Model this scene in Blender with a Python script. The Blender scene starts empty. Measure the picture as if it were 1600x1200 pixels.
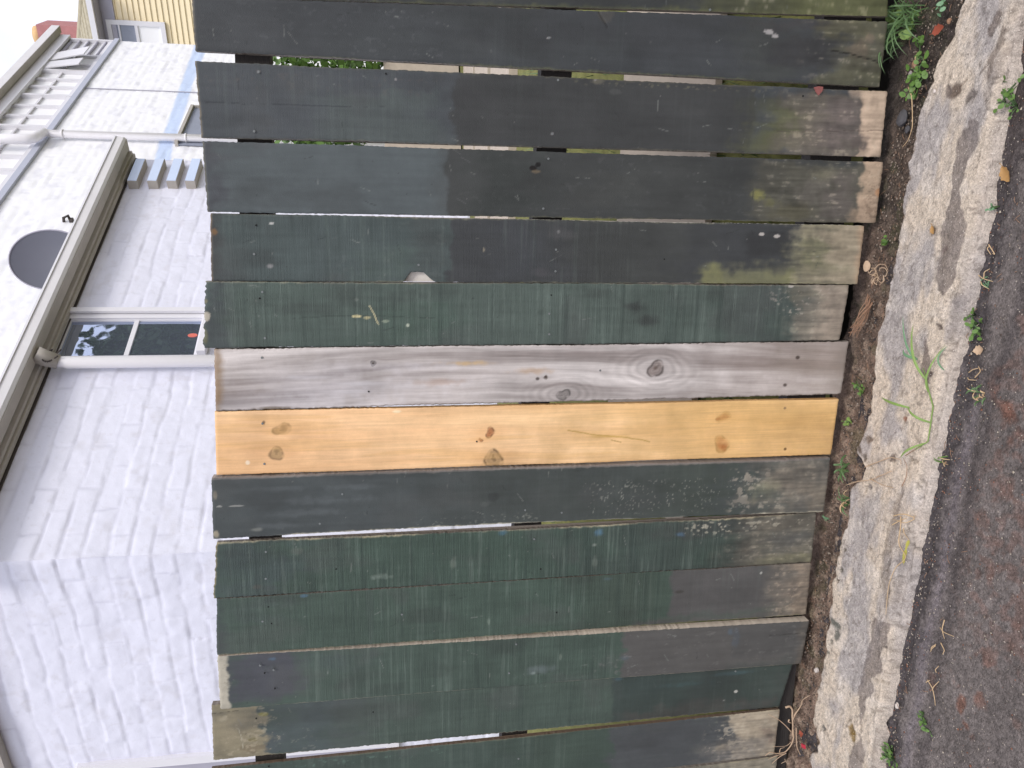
import bpy, math, random
import numpy as np
from mathutils import Matrix, Vector

random.seed(7)
SC = bpy.context.scene
COL = SC.collection

# ------------------------------------------------------------------ camera
F = 1230.0                       # focal length in photograph pixels (1600 wide)
YAW, TILT, ROLL = math.radians(13.4), math.radians(8.9), math.radians(0.95)
EYE = np.array([0.0, -1.87, 1.30])
fwd = np.array([-math.sin(YAW) * math.cos(TILT), math.cos(YAW) * math.cos(TILT), -math.sin(TILT)])
rgt = np.cross(fwd, [0, 0, 1.0]); rgt /= np.linalg.norm(rgt)
upv = np.cross(rgt, fwd)
cr, sr = math.cos(ROLL), math.sin(ROLL)
Rr = rgt * cr - upv * sr
Uu = rgt * sr + upv * cr
cam_d = bpy.data.cameras.new('camera')
cam = bpy.data.objects.new('camera', cam_d)
COL.objects.link(cam)
cam_d.sensor_fit = 'HORIZONTAL'; cam_d.sensor_width = 36.0
cam_d.lens = 36.0 * F / 1600.0
cam_d.clip_start = 0.02; cam_d.clip_end = 2000
X_, Y_, Z_ = -Uu, Rr, -fwd       # the phone was held on its side: world up is picture left
cam.matrix_world = Matrix(((X_[0], Y_[0], Z_[0], EYE[0]), (X_[1], Y_[1], Z_[1], EYE[1]), (X_[2], Y_[2], Z_[2], EYE[2]), (0, 0, 0, 1)))
SC.camera = cam

# ------------------------------------------------------------------ sky, sun, exposure
SUN_EL, SUN_AZ = math.radians(47), math.radians(148)     # azimuth clockwise from +Y
W = bpy.data.worlds.new("World"); SC.world = W; W.use_nodes = True
nt = W.node_tree; nt.nodes.clear()
wo = nt.nodes.new('ShaderNodeOutputWorld'); bg = nt.nodes.new('ShaderNodeBackground')
sky = nt.nodes.new('ShaderNodeTexSky'); sky.sky_type = 'NISHITA'; sky.sun_disc = False
sky.sun_elevation = SUN_EL; sky.sun_rotation = SUN_AZ
sky.air_density = 1.0; sky.dust_density = 1.2
tc = nt.nodes.new('ShaderNodeTexCoord')
cn = nt.nodes.new('ShaderNodeTexNoise'); cn.inputs['Scale'].default_value = 2.2; cn.inputs['Detail'].default_value = 7
cr_ = nt.nodes.new('ShaderNodeValToRGB'); cr_.color_ramp.elements[0].position = 0.33; cr_.color_ramp.elements[1].position = 0.56
cr_.color_ramp.elements[0].color = (0.45, 0.45, 0.45, 1); cr_.color_ramp.elements[1].color = (0.97, 0.97, 0.97, 1)
mx = nt.nodes.new('ShaderNodeMix'); mx.data_type = 'RGBA'
mx.inputs[7].default_value = (9.2, 9.3, 10.3, 1)
nt.links.new(tc.outputs['Generated'], cn.inputs['Vector'])
nt.links.new(cn.outputs['Fac'], cr_.inputs['Fac']); nt.links.new(cr_.outputs['Color'], mx.inputs[0])
nt.links.new(sky.outputs['Color'], mx.inputs[6]); nt.links.new(mx.outputs[2], bg.inputs['Color'])
bg.inputs['Strength'].default_value = 0.1
nt.links.new(bg.outputs[0], wo.inputs[0])
sd = bpy.data.lights.new('sun', 'SUN'); sd.energy = 1.3; sd.angle = math.radians(18); sd.color = (1.0, 0.95, 0.88)
sun = bpy.data.objects.new('sun', sd); COL.objects.link(sun)
sv = Vector((math.sin(SUN_AZ) * math.cos(SUN_EL), math.cos(SUN_AZ) * math.cos(SUN_EL), math.sin(SUN_EL)))
sun.rotation_euler = sv.to_track_quat('Z', 'Y').to_euler(); sun.location = (4, -6, 8)
SC.view_settings.view_transform = 'Standard'; SC.view_settings.look = 'None'
SC.view_settings.gamma = 1; SC.view_settings.exposure = 0.50
SC.cycles.max_bounces = 6; SC.cycles.diffuse_bounces = 3

# ------------------------------------------------------------------ measuring helpers
def ray(x, y):
    d = fwd * F + Rr * (600 - y) + Uu * (800 - x)
    return d / np.linalg.norm(d)
def onplane(x, y, p, n):
    d = ray(x, y); n = np.array(n, float)
    return EYE + d * (np.dot(np.array(p) - EYE, n) / np.dot(d, n))
def onY(x, y, Y=0.0): return onplane(x, y, (0, Y, 0), (0, 1, 0))
def zg(X): return 0.055 - 0.055 * np.asarray(X, float)
def onG(x, y, dz=0.0): return onplane(x, y, (0, 0, 0.055 + dz), (0.055, 0, 1))
def az(deg): a = math.radians(deg); return np.array([math.sin(a), math.cos(a), 0.0])

# ------------------------------------------------------------------ numpy noise
def _h(ix, iy, seed):
    n = (ix.astype(np.int64) * 374761393 + iy.astype(np.int64) * 668265263 + seed * 974711) & 0xFFFFFFFF
    n = ((n ^ (n >> 13)) * 1274126177) & 0xFFFFFFFF
    n = n ^ (n >> 16)
    return (n & 0xFFFFFF) / float(0xFFFFFF)
def vn(x, y, seed=0):
    x = np.asarray(x, float); y = np.asarray(y, float)
    x, y = np.broadcast_arrays(x, y)
    ix = np.floor(x); iy = np.floor(y); fx = x - ix; fy = y - iy
    fx = fx * fx * (3 - 2 * fx); fy = fy * fy * (3 - 2 * fy)
    a = _h(ix, iy, seed); b = _h(ix + 1, iy, seed); c = _h(ix, iy + 1, seed); d = _h(ix + 1, iy + 1, seed)
    return (a + (b - a) * fx) * (1 - fy) + (c + (d - c) * fx) * fy
def fbm(x, y, seed=0, oct=4, g=0.5):
    s = 0; a = 1; t = 0
    for k in range(oct):
        s = s + a * vn(x * 2 ** k + 17.3 * k, y * 2 ** k + 5.1 * k, seed + 13 * k); t += a; a *= g
    return s / t                     # 0..1
def ss(e0, e1, v):
    t = np.clip((v - e0) / (e1 - e0 + 1e-12), 0, 1); return t * t * (3 - 2 * t)
def lin(c):
    c = np.array(c, float) / 255.0
    return np.where(c <= 0.04045, c / 12.92, ((c + 0.055) / 1.055) ** 2.4)
def polydist(px, py, poly):
    """signed distance, positive inside"""
    P = np.array(poly, float); n = len(P)
    d = np.full(px.shape, 1e9); inside = np.zeros(px.shape, bool)
    for i in range(n):
        ax, ay = P[i]; bx, by = P[(i + 1) % n]
        ex, ey = bx - ax, by - ay
        t = np.clip(((px - ax) * ex + (py - ay) * ey) / (ex * ex + ey * ey + 1e-12), 0, 1)
        d = np.minimum(d, np.hypot(px - ax - t * ex, py - ay - t * ey))
        if ay != by:
            c = ((ay > py) != (by > py)) & (px < ex * (py - ay) / (by - ay) + ax)
            inside ^= c
    return np.where(inside, d, -d)
def linedist(px, py, pts):
    d = np.full(px.shape, 1e9)
    for (ax, ay), (bx, by) in zip(pts[:-1], pts[1:]):
        ex, ey = bx - ax, by - ay
        t = np.clip(((px - ax) * ex + (py - ay) * ey) / (ex * ex + ey * ey + 1e-12), 0, 1)
        d = np.minimum(d, np.hypot(px - ax - t * ex, py - ay - t * ey))
    return d

# ------------------------------------------------------------------ materials
def newmat(name):
    m = bpy.data.materials.new(name); m.use_nodes = True
    n = m.node_tree; b = n.nodes['Principled BSDF']
    return m, n, b
def mathn(n, op, a, b=None, clamp=False):
    q = n.nodes.new('ShaderNodeMath'); q.operation = op; q.use_clamp = clamp
    for i, v in enumerate((a, b)):
        if v is None: continue
        if isinstance(v, (int, float)): q.inputs[i].default_value = v
        else: n.links.new(v, q.inputs[i])
    return q.outputs[0]
def noisen(n, vec, scale, detail=4, rough=0.55, stretch=None):
    if stretch is not None:
        mp = n.nodes.new('ShaderNodeMapping'); mp.inputs['Scale'].default_value = stretch
        n.links.new(vec, mp.inputs['Vector']); vec = mp.outputs[0]
    q = n.nodes.new('ShaderNodeTexNoise'); q.inputs['Scale'].default_value = scale
    q.inputs['Detail'].default_value = detail; q.inputs['Roughness'].default_value = rough
    n.links.new(vec, q.inputs['Vector']); return q.outputs['Fac']
def scalecol(n, col, fac):
    q = n.nodes.new('ShaderNodeVectorMath'); q.operation = 'SCALE'
    n.links.new(col, q.inputs[0]); n.links.new(fac, q.inputs['Scale']); return q.outputs[0]
def posn(n):
    return n.nodes.new('ShaderNodeNewGeometry').outputs['Position']
def bumpn(n, b, h, dist, strength=1.0):
    q = n.nodes.new('ShaderNodeBump'); q.inputs['Strength'].default_value = strength; q.inputs['Distance'].default_value = dist
    n.links.new(h, q.inputs['Height']); n.links.new(q.outputs[0], b.inputs['Normal'])

def painted_mat(name, rough=0.55, streak=(9, 60, 430), fine=520, famp=0.22, samp=1.0, bump=0.0012, spec=0.35):
    """surface whose broad colour is stored in 'col', streak strength in 'str'"""
    m, n, b = newmat(name); p = posn(n)
    a = n.nodes.new('ShaderNodeAttribute'); a.attribute_name = 'col'
    s = n.nodes.new('ShaderNodeAttribute'); s.attribute_name = 'str'
    n1 = noisen(n, p, 1.0, 3, 0.6, streak)
    n2 = noisen(n, p, fine, 3, 0.6)
    n3 = noisen(n, p, fine * 0.12, 4, 0.6)
    k = mathn(n, 'MULTIPLY', mathn(n, 'SUBTRACT', n1, 0.5), samp)
    k = mathn(n, 'MULTIPLY', k, s.outputs['Fac'])
    k = mathn(n, 'ADD', k, mathn(n, 'MULTIPLY', mathn(n, 'SUBTRACT', n2, 0.5), famp))
    k = mathn(n, 'ADD', k, mathn(n, 'MULTIPLY', mathn(n, 'SUBTRACT', n3, 0.5), famp * 0.9))
    k = mathn(n, 'ADD', k, 1.0)
    n.links.new(scalecol(n, a.outputs['Color'], k), b.inputs['Base Color'])
    b.inputs['Roughness'].default_value = rough; b.inputs['Specular IOR Level'].default_value = spec
    h = mathn(n, 'ADD', mathn(n, 'MULTIPLY', n1, mathn(n, 'MULTIPLY', s.outputs['Fac'], 1.0)), mathn(n, 'MULTIPLY', n2, 0.5))
    bumpn(n, b, h, bump)
    return m
def plain_mat(name, col, rough=0.6, scale=40, amp=0.15, bump=0.0, metallic=0.0, spec=0.4, stretch=None):
    m, n, b = newmat(name); p = posn(n)
    f = noisen(n, p, scale, 5, 0.6, stretch)
    rgb = n.nodes.new('ShaderNodeRGB'); rgb.outputs[0].default_value = (*lin(col), 1)
    k = mathn(n, 'ADD', mathn(n, 'MULTIPLY', mathn(n, 'SUBTRACT', f, 0.5), amp * 2), 1.0)
    n.links.new(scalecol(n, rgb.outputs[0], k), b.inputs['Base Color'])
    b.inputs['Roughness'].default_value = rough; b.inputs['Metallic'].default_value = metallic
    b.inputs['Specular IOR Level'].default_value = spec
    if bump: bumpn(n, b, f, bump)
    return m
def leaf_mat(name, col, amp=0.3, trans=0.3):
    m = plain_mat(name, col, 0.5, 120, amp)
    b = m.node_tree.nodes['Principled BSDF']
    b.inputs['Transmission Weight'].default_value = 0.0
    b.inputs['Subsurface Weight'].default_value = 0.0
    return m
def speckle_mat(name, rough, sc, chip, chipcol, bump, famp=0.35, fine=420):
    """concrete / asphalt / soil: 'col' times noise, with pale aggregate chips"""
    m, n, b = newmat(name); p = posn(n)
    a = n.nodes.new('ShaderNodeAttribute'); a.attribute_name = 'col'
    n1 = noisen(n, p, fine, 4, 0.7); n2 = noisen(n, p, 60, 5, 0.6)
    v = n.nodes.new('ShaderNodeTexVoronoi'); v.inputs['Scale'].default_value = sc; n.links.new(p, v.inputs['Vector'])
    vc = n.nodes.new('ShaderNodeSeparateColor'); n.links.new(v.outputs['Color'], vc.inputs[0])
    k = mathn(n, 'ADD', mathn(n, 'MULTIPLY', mathn(n, 'SUBTRACT', n1, 0.5), famp * 2), 1.0)
    k = mathn(n, 'ADD', k, mathn(n, 'MULTIPLY', mathn(n, 'SUBTRACT', n2, 0.5), famp))
    k = mathn(n, 'ADD', k, mathn(n, 'MULTIPLY', mathn(n, 'SUBTRACT', vc.outputs[1], 0.5), famp * 0.9))
    base = scalecol(n, a.outputs['Color'], k)
    mask = mathn(n, 'MULTIPLY', mathn(n, 'GREATER_THAN', vc.outputs[0], chip), mathn(n, 'LESS_THAN', v.outputs['Distance'], 0.33))
    q = n.nodes.new('ShaderNodeMix'); q.data_type = 'RGBA'
    n.links.new(mask, q.inputs[0]); n.links.new(base, q.inputs[6]); q.inputs[7].default_value = (*lin(chipcol), 1)
    n.links.new(q.outputs[2], b.inputs['Base Color']); b.inputs['Roughness'].default_value = rough
    b.inputs['Specular IOR Level'].default_value = 0.25
    h = mathn(n, 'ADD', n1, mathn(n, 'MULTIPLY', v.outputs['Distance'], -0.6))
    bumpn(n, b, h, bump)
    return m

M = {}
M['paint'] = painted_mat('weathered_paint')  # board tones also hold the daylight gradient, bluer toward the top
M['grain'] = painted_mat('wood_grain', rough=0.7, streak=(420, 60, 9), samp=0.8, famp=0.16, bump=0.0006, spec=0.2)
M['rail'] = plain_mat('old_dark_timber', (52, 48, 46), 0.8, 30, 0.4, 0.002, stretch=(1, 6, 8))
M['nail'] = plain_mat('galvanised_nail', (120, 124, 124), 0.5, 300, 0.3, metallic=0.3)
M['hole'] = plain_mat('dark_nail_hole', (24, 24, 24), 0.9, 300, 0.2)
M['concrete'] = speckle_mat('weathered_concrete', 0.9, 330, 0.955, (226, 216, 204), 0.0028, 0.42)
M['asphalt'] = speckle_mat('asphalt', 0.85, 240, 0.975, (190, 178, 165), 0.004, 0.55)
M['soil'] = speckle_mat('soil', 0.95, 260, 0.975, (150, 138, 125), 0.005, 0.6)
M['white_brick'] = painted_mat('white_painted_brick', rough=0.6, streak=(30, 30, 30), fine=160, famp=0.05, samp=0.06, bump=0.001)
M['white'] = plain_mat('white_gloss_paint', (226, 225, 230), 0.4, 12, 0.05)
M['pvc'] = plain_mat('white_pipe_plastic', (236, 234, 238), 0.35, 10, 0.03)
M['soffit'] = plain_mat('aged_cream_paint', (178, 172, 164), 0.6, 9, 0.18)
M['gutter'] = plain_mat('aged_white_gutter', (226, 224, 226), 0.5, 9, 0.10)
M['flashing'] = plain_mat('blue_grey_flashing', (186, 190, 206), 0.5, 14, 0.08)
M['blue'] = plain_mat('pale_blue_shade', (206, 220, 246), 0.55, 10, 0.06)  # bluish shade tint for the toothed brick faces
M['hood'] = plain_mat('grey_hood', (146, 152, 168), 0.6, 8, 0.15)
M['grime'] = plain_mat('grime_and_shade', (74, 68, 66), 0.9, 60, 0.5)  # for grime bits and the painted shade strip under the eave
M['weatherboard'] = plain_mat('cream_weatherboard', (240, 224, 188), 0.55, 3, 0.06)
M['tile'] = plain_mat('mossy_roof_tile', (176, 168, 146), 0.9, 3.0, 0.35)
M['red_brick'] = plain_mat('red_brick', (180, 126, 126), 0.9, 6, 0.25)
M['clay'] = plain_mat('lichen_clay', (212, 178, 132), 0.9, 6, 0.3)
M['dish'] = plain_mat('grey_dish', (102, 104, 116), 0.45, 8, 0.04)
M['pane_white'] = plain_mat('white_pane', (250, 250, 252), 0.4, 6, 0.02)  # even bright white across the panes
M['pane_grey'] = plain_mat('grey_pane', (168, 166, 180), 0.3, 6, 0.12)
M['leaf'] = leaf_mat('weed_leaf', (88, 118, 54))
M['leaf2'] = leaf_mat('bright_leaf', (120, 146, 76))
M['grass'] = leaf_mat('grass_blade', (82, 108, 66))
M['grass_blue'] = leaf_mat('bluish_grass_blade', (104, 140, 104))
M['straw'] = leaf_mat('dry_straw', (192, 164, 128))
M['root'] = leaf_mat('pale_root', (184, 158, 132))
M['brown_straw'] = leaf_mat('brown_straw', (150, 116, 92))
M['coral'] = plain_mat('coral_spot', (216, 112, 96), 0.5, 90, 0.15)
M['pink'] = leaf_mat('pink_leaf', (138, 84, 80)); M['orange'] = leaf_mat('orange_leaf', (150, 78, 60))
M['ochre'] = leaf_mat('ochre_leaf', (164, 126, 78))
M['red'] = plain_mat('red_plastic', (196, 56, 76), 0.4, 90, 0.1)
M['yellow'] = plain_mat('yellow_tape', (158, 152, 66), 0.5, 90, 0.15)
M['stone'] = plain_mat('pale_stone', (196, 186, 178), 0.8, 150, 0.3, 0.001)
M['dark_stone'] = plain_mat('dark_stone', (74, 72, 74), 0.8, 120, 0.3, 0.001)
M['bark'] = plain_mat('bark', (90, 76, 62), 0.9, 12, 0.4)
M['crown'] = leaf_mat('tree_leaf', (62, 84, 44), 0.5)
M['slab'] = plain_mat('pinkish_paving', (176, 164, 150), 0.85, 30, 0.2)
M['yard'] = plain_mat('yard_turf', (112, 112, 66), 0.95, 26, 0.6, 0.01)
M['ground'] = plain_mat('far_ground', (104, 98, 96), 0.95, 2, 0.3)

def glass_mat():
    m, n, b = newmat('window_glass')
    b.inputs['Base Color'].default_value = (0.42, 0.48, 0.62, 1); b.inputs['Metallic'].default_value = 0.85
    b.inputs['Roughness'].default_value = 0.03
    bumpn(n, b, noisen(n, posn(n), 5, 2), 0.004)
    return m
M['glass'] = glass_mat()

# ------------------------------------------------------------------ mesh builder
class MB:
    def __init__(s): s.v = []; s.f = []; s.c = []; s.st = []; s.n = 0; s.smooth = []
    def _add(s, V, Fc, col=None, st=None, smooth=False):
        V = np.asarray(V, float).reshape(-1, 3); k = len(V)
        s.v.append(V)
        s.f.extend([tuple(int(i) + s.n for i in f) for f in Fc]) if not isinstance(Fc, np.ndarray) else s.f.extend(map(tuple, (Fc + s.n).tolist()))
        s.smooth.extend([smooth] * len(Fc))
        c = np.ones((k, 3)) * 0.5 if col is None else np.broadcast_to(np.asarray(col, float), (k, 3)) if np.ndim(col) < 2 else np.asarray(col, float).reshape(-1, 3)
        s.c.append(c)
        s.st.append(np.zeros(k) if st is None else np.broadcast_to(np.asarray(st, float), (k,)) if np.ndim(st) == 0 else np.asarray(st, float).reshape(-1))
        s.n += k; return s
    def grid(s, P, col=None, st=None, keep=None, smooth=True):
        a, b = P.shape[:2]
        I = np.arange(a * b).reshape(a, b)
        Q = np.stack([I[:-1, :-1], I[1:, :-1], I[1:, 1:], I[:-1, 1:]], -1).reshape(-1, 4)
        if keep is not None: Q = Q[keep.reshape(-1)]
        return s._add(P, Q, col, st, smooth)
    def poly(s, pts, col=None): return s._add(pts, [tuple(range(len(pts)))], col)
    def prism(s, base, vec, col=None):
        """closed prism: polygon 'base' swept by vec"""
        B = np.array(base, float); T = B + np.array(vec, float); n = len(B)
        fc = [tuple(range(n))[::-1], tuple(range(n, 2 * n))] + [(i, (i + 1) % n, n + (i + 1) % n, n + i) for i in range(n)]
        return s._add(np.vstack([B, T]), fc, col)
    def box(s, o, u, v, w, col=None):
        o, u, v, w = (np.array(q, float) for q in (o, u, v, w))
        return s.prism([o, o + u, o + u + v, o + v], w, col)
    def tube(s, pts, r, seg=10, col=None, cap=True):
        P = np.array(pts, float); n = len(P); r = np.broadcast_to(np.asarray(r, float), (n,))
        V = []; T = np.gradient(P, axis=0); ref = np.array([0.13, 0.27, 0.95])
        for i in range(n):
            t = T[i] / (np.linalg.norm(T[i]) + 1e-9)
            if abs(t @ ref) > 0.97: ref = np.array([0.9, 0.3, 0.1])
            u = np.cross(t, ref); u /= np.linalg.norm(u); w = np.cross(t, u)
            for k in range(seg):
                a = 2 * math.pi * k / seg; V.append(P[i] + r[i] * (u * math.cos(a) + w * math.sin(a)))
        fc = [(i * seg + k, i * seg + (k + 1) % seg, (i + 1) * seg + (k + 1) % seg, (i + 1) * seg + k) for i in range(n - 1) for k in range(seg)]
        if cap: fc += [tuple(range(seg))[::-1], tuple(range((n - 1) * seg, n * seg))]
        return s._add(V, fc, col, smooth=True)
    def build(s, name, mat, parent=None, loc=(0, 0, 0)):
        V = np.vstack(s.v) - np.array(loc, float)
        me = bpy.data.meshes.new(name)
        me.from_pydata(V.tolist(), [], s.f) if s.n < 3000 else s._fast(me, V)
        at = me.attributes.new('col', 'FLOAT_COLOR', 'POINT')
        c = np.hstack([np.vstack(s.c), np.ones((s.n, 1))]).astype(np.float32); at.data.foreach_set('color', c.ravel())
        at = me.attributes.new('str', 'FLOAT', 'POINT'); at.data.foreach_set('value', np.concatenate(s.st).astype(np.float32))
        me.polygons.foreach_set('use_smooth', s.smooth); me.materials.append(mat); me.update()
        o = bpy.data.objects.new(name, me); COL.objects.link(o)
        if parent is not None:
            o.parent = parent; o.matrix_parent_inverse = Matrix.Translation(-Vector(parent['_b']))
            o.location = loc
        else: o.location = loc
        o['_b'] = tuple(float(q) for q in loc)
        return o
    def _fast(s, me, V):
        L = np.array([len(f) for f in s.f]); idx = np.concatenate([np.array(f) for f in s.f]) if len(set(L)) > 1 else np.array(s.f).ravel()
        me.vertices.add(len(V)); me.vertices.foreach_set('co', V.astype(np.float32).ravel())
        me.loops.add(int(L.sum())); me.loops.foreach_set('vertex_index', idx.astype(np.int32))
        me.polygons.add(len(L)); me.polygons.foreach_set('loop_start', np.concatenate([[0], np.cumsum(L)[:-1]]).astype(np.int32))
        me.update(calc_edges=True)
def tag(o, label=None, cat=None, group=None, kind=None):
    if label: o['label'] = label
    if cat: o['category'] = cat
    if group: o['group'] = group
    if kind: o['kind'] = kind
    return o
def empty(name, loc, label, cat, group=None):
    o = bpy.data.objects.new(name, None); COL.objects.link(o); o.location = loc; o.empty_display_size = 0.1
    o['_b'] = tuple(float(q) for q in loc)
    return tag(o, label, cat, group)

# ================================================================== GROUND
K = 1 / 640.0                                    # metres per photograph pixel on the fence face
inner_px = [(1506, 0), (1483, 58), (1463, 107), (1437, 182), (1421, 260), (1411, 325), (1408, 365), (1395, 426), (1384, 472), (1372, 517), (1369, 566),
            (1361, 620), (1356, 655), (1340, 707), (1352, 730), (1333, 762), (1320, 817), (1304, 882), (1301, 938), (1291, 987), (1292, 1013),
            (1284, 1045), (1276, 1083), (1271, 1128), (1280, 1157), (1266, 1184), (1268, 1200)]
outer_px = [(1612, 10), (1600, 65), (1595, 107), (1571, 201), (1561, 276), (1548, 348), (1532, 433), (1517, 511), (1499, 582), (1480, 671), (1463, 746),
            (1447, 834), (1441, 882), (1425, 941), (1413, 1000), (1404, 1067), (1391, 1120), (1383, 1200)]
step_px = [(1593, 0), (1574, 65), (1556, 150), (1540, 250), (1528, 300), (1512, 400), (1494, 500), (1470, 590), (1447, 687), (1431, 791), (1409, 893),
           (1397, 968), (1390, 1040), (1378, 1110), (1367, 1184), (1364, 1200)]
def curve(px, dz=0.0):
    P = sorted([tuple(onG(*q, dz)[:2]) for q in px]); xs = np.array([p[0] for p in P]); ys = np.array([p[1] for p in P])
    sl, ic = np.polyfit(xs, ys, 1)
    def f(X):
        X = np.asarray(X, float); y = np.interp(X, xs, ys)
        y = np.where(X < xs[0], ys[0] + sl * (X - xs[0]), y); return np.where(X > xs[-1], ys[-1] + sl * (X - xs[-1]), y)
    return f
yi, yo, ystep = curve(inner_px, .008), curve(outer_px, -.016), curve(step_px, .004)
def xline(a, b, st, lo, hi): return np.concatenate([np.arange(lo, a, 0.06), np.arange(a, b, st), np.arange(b, hi, 0.06)])
def gpoly(px): return [tuple(onG(*q)[:2]) for q in px]

# far ground sheet
gx = np.concatenate([[-400, -60], np.linspace(-8, 8, 33), [60, 400]]); gy = np.array([-400, -30, -4, 0, 6, 40, 400.0])
GX, GY = np.meshgrid(gx, gy, indexing='ij')
tag(MB().grid(np.stack([GX, GY, -0.12 - 0.055 * np.clip(GX, -6, 6)], -1), smooth=False).build('ground', M['ground']), kind='structure')

# kerb
KX = xline(-1.9, 0.85, 0.004, -4.5, 3.5); nv = 96
v = np.linspace(0, 1, nv); XX, VV = np.meshgrid(KX, v, indexing='ij')
jag = (fbm(XX * 28, 0 * XX, 3, 4) - .5) * 0.030 * (1 - VV) + (fbm(XX * 30, 0 * XX + 9, 5, 4) - .5) * 0.016 * VV
YI, YO = yi(XX), yo(XX)
YY = YI + (YO - YI) * VV + jag
stp = (ystep(XX) - YY)                            # >0 on the road side of the step
n1 = fbm(XX * 60, YY * 60, 21, 4); n2 = fbm(XX * 14, YY * 14, 22, 4); n3 = fbm(XX * 5, YY * 9, 23, 3)
pit = ss(0.72, 0.80, fbm(XX * 75, YY * 75, 31, 2)) * ss(0.42, 0.6, fbm(XX * 9, YY * 9, 32, 3))
ed = np.minimum(VV, 1 - VV) * (YI - YO)
ZZ = zg(XX) + 0.012 + (n1 - .5) * 0.004 + (n2 - .5) * 0.010 - pit * 0.005 - 0.016 * ss(-0.004, 0.012, stp + (n2 - .5) * 0.02) \
    - np.where(VV < .5, .03, .016) * (1 - ss(0, 0.010, ed)) ** 2
cream = lin((204, 189, 172)); greyc = lin((172, 164, 160)); white = lin((222, 212, 202)); n5 = fbm(XX * 190, YY * 190, 47, 3); n6 = fbm(XX * 95, YY * 95, 48, 3)
wgrey = ss(0.38, 0.62, fbm(XX * 7, YY * 14, 41, 4) + 0.16 * (1 - np.abs(VV - 0.38) * 3.2))
C = cream + (greyc - cream) * wgrey[..., None]
wl = ss(0.52, 0.74, fbm(XX * 26, YY * 26, 42, 4))[..., None] * 0.35; C = C + (white - C) * wl
dk = ss(0.60, 0.72, fbm(XX * 55, YY * 55, 43, 3))[..., None] * 0.35 * wgrey[..., None]; C = C + (lin((120, 112, 110)) - C) * dk
C = C + (lin((170, 160, 154)) - C) * (ss(0, 0.01, stp) * 0.55)[..., None]                  # lip beyond the step
C = C + (lin((112, 104, 100)) - C) * (np.exp(-(stp / 0.007) ** 2) * 0.55 * ss(.3, .6, n3))[..., None]   # shade line of the step, painted dark and patchy
st1 = [(1525, 180), (1542, 190), (1538, 220), (1518, 270), (1510, 300), (1518, 330), (1520, 350), (1510, 390), (1500, 430), (1485, 460), (1470, 455), (1468, 435), (1475, 400), (1475, 370), (1480, 345), (1490, 320), (1495, 260), (1505, 220)]
st2 = [(1180 + a / 3.75, 880 + b / 3.75) for a, b in [(720, 330), (830, 340), (815, 420), (770, 520), (780, 590), (740, 640), (700, 660), (720, 740), (700, 800), (680, 850), (660, 900), (650, 1000), (670, 1100), (660, 1230), (590, 1230), (570, 1130), (600, 1060), (640, 1040), (640, 900), (625, 820), (640, 700), (650, 600), (680, 480), (700, 400)]]
st3 = [(1453, 528), (1460, 545), (1464, 570), (1461, 600), (1452, 598), (1448, 575)]
st4 = [(1392, 828), (1410, 770), (1420, 740), (1416, 790), (1410, 850), (1400, 900), (1398, 940), (1388, 950), (1384, 900)]
st5 = [(1548, 62), (1560, 30), (1572, 12), (1580, 14), (1576, 34), (1564, 54), (1552, 66)]
st6 = [(1540, 110), (1556, 84), (1567, 60), (1575, 40), (1581, 44), (1572, 74), (1563, 110), (1556, 134), (1549, 130), (1555, 100), (1543, 118)]
st7 = [(1555, 175), (1570, 120), (1590, 60), (1601, 20), (1590, 15), (1572, 70), (1550, 130), (1540, 170)]
wx = XX + (fbm(XX * 30, YY * 30, 51, 4) - .5) * 0.03; wy = YY + (fbm(XX * 30, YY * 30, 52, 4) - .5) * 0.03
for P, c, a, sft in ((st1, (116, 106, 102), .9, .004), (st2, (118, 108, 104), .85, .004), (st3, (100, 88, 84), .85, .003), (st4, (120, 108, 98), .6, .008),
                     (st5, (96, 82, 74), .8, .006), (st6, (104, 90, 80), .75, .004), (st7, (140, 128, 118), .6, .012)):
    w = ss(0, sft, polydist(wx, wy, gpoly(P)))[..., None] * a * (0.85 + 0.3 * (n1[..., None] - .5)); C = C + (lin(c) - C) * w
for (x, y, r, c) in ((1500, 140, 11, (92, 76, 66)), (1488, 142, 7, (110, 98, 92)), (1528, 148, 10, (112, 104, 100)), (1520, 156, 6, (104, 96, 90)), (1310, 975, 9, (88, 92, 84)), (1312, 990, 7, (92, 94, 88)), (1305, 1000, 5, (96, 96, 88)),
                     (1318, 850, 5, (96, 88, 76)), (1325, 862, 4, (90, 84, 74)), (1316, 868, 4, (86, 80, 70)), (1321, 890, 5, (84, 80, 70)), (1314, 905, 4, (92, 84, 74)), (1349, 700, 8, (96, 84, 74)), (1357, 712, 6, (88, 78, 70)), (1364, 690, 5, (120, 104, 90)),
                     (1340, 1150, 9, (128, 104, 50)), (1336, 1140, 7, (132, 106, 56)), (1292, 1137, 7, (92, 92, 90)), (1475, 510, 5, (86, 74, 70)), (1462, 585, 5, (80, 68, 64)), (1422, 653, 5, (140, 92, 70)), (1365, 760, 6, (116, 110, 108)), (1462, 360, 7, (140, 112, 84)),
                     (1400, 715, 7, (110, 96, 86)), (1300, 1020, 5, (88, 88, 80)), (1486, 390, 6, (120, 106, 100))):
    q = onG(x, y); d = np.hypot(wx - q[0], (wy - q[1]) * 0.8); w = ss(r * K * 1.2, r * K * .6, d)[..., None] * .85; C = C + (lin(c) - C) * w
    ZZ -= ss(r * K, 0, d) * 0.004
C = C * (1 - 0.35 * pit[..., None]) * (0.70 + 0.40 * n5[..., None] + .22 * n6[..., None])
C = C + (lin((104, 94, 86)) - C) * (ss(.66, .74, n6) * .5)[..., None]
ZZ += (n6 - .5) * .004
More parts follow.
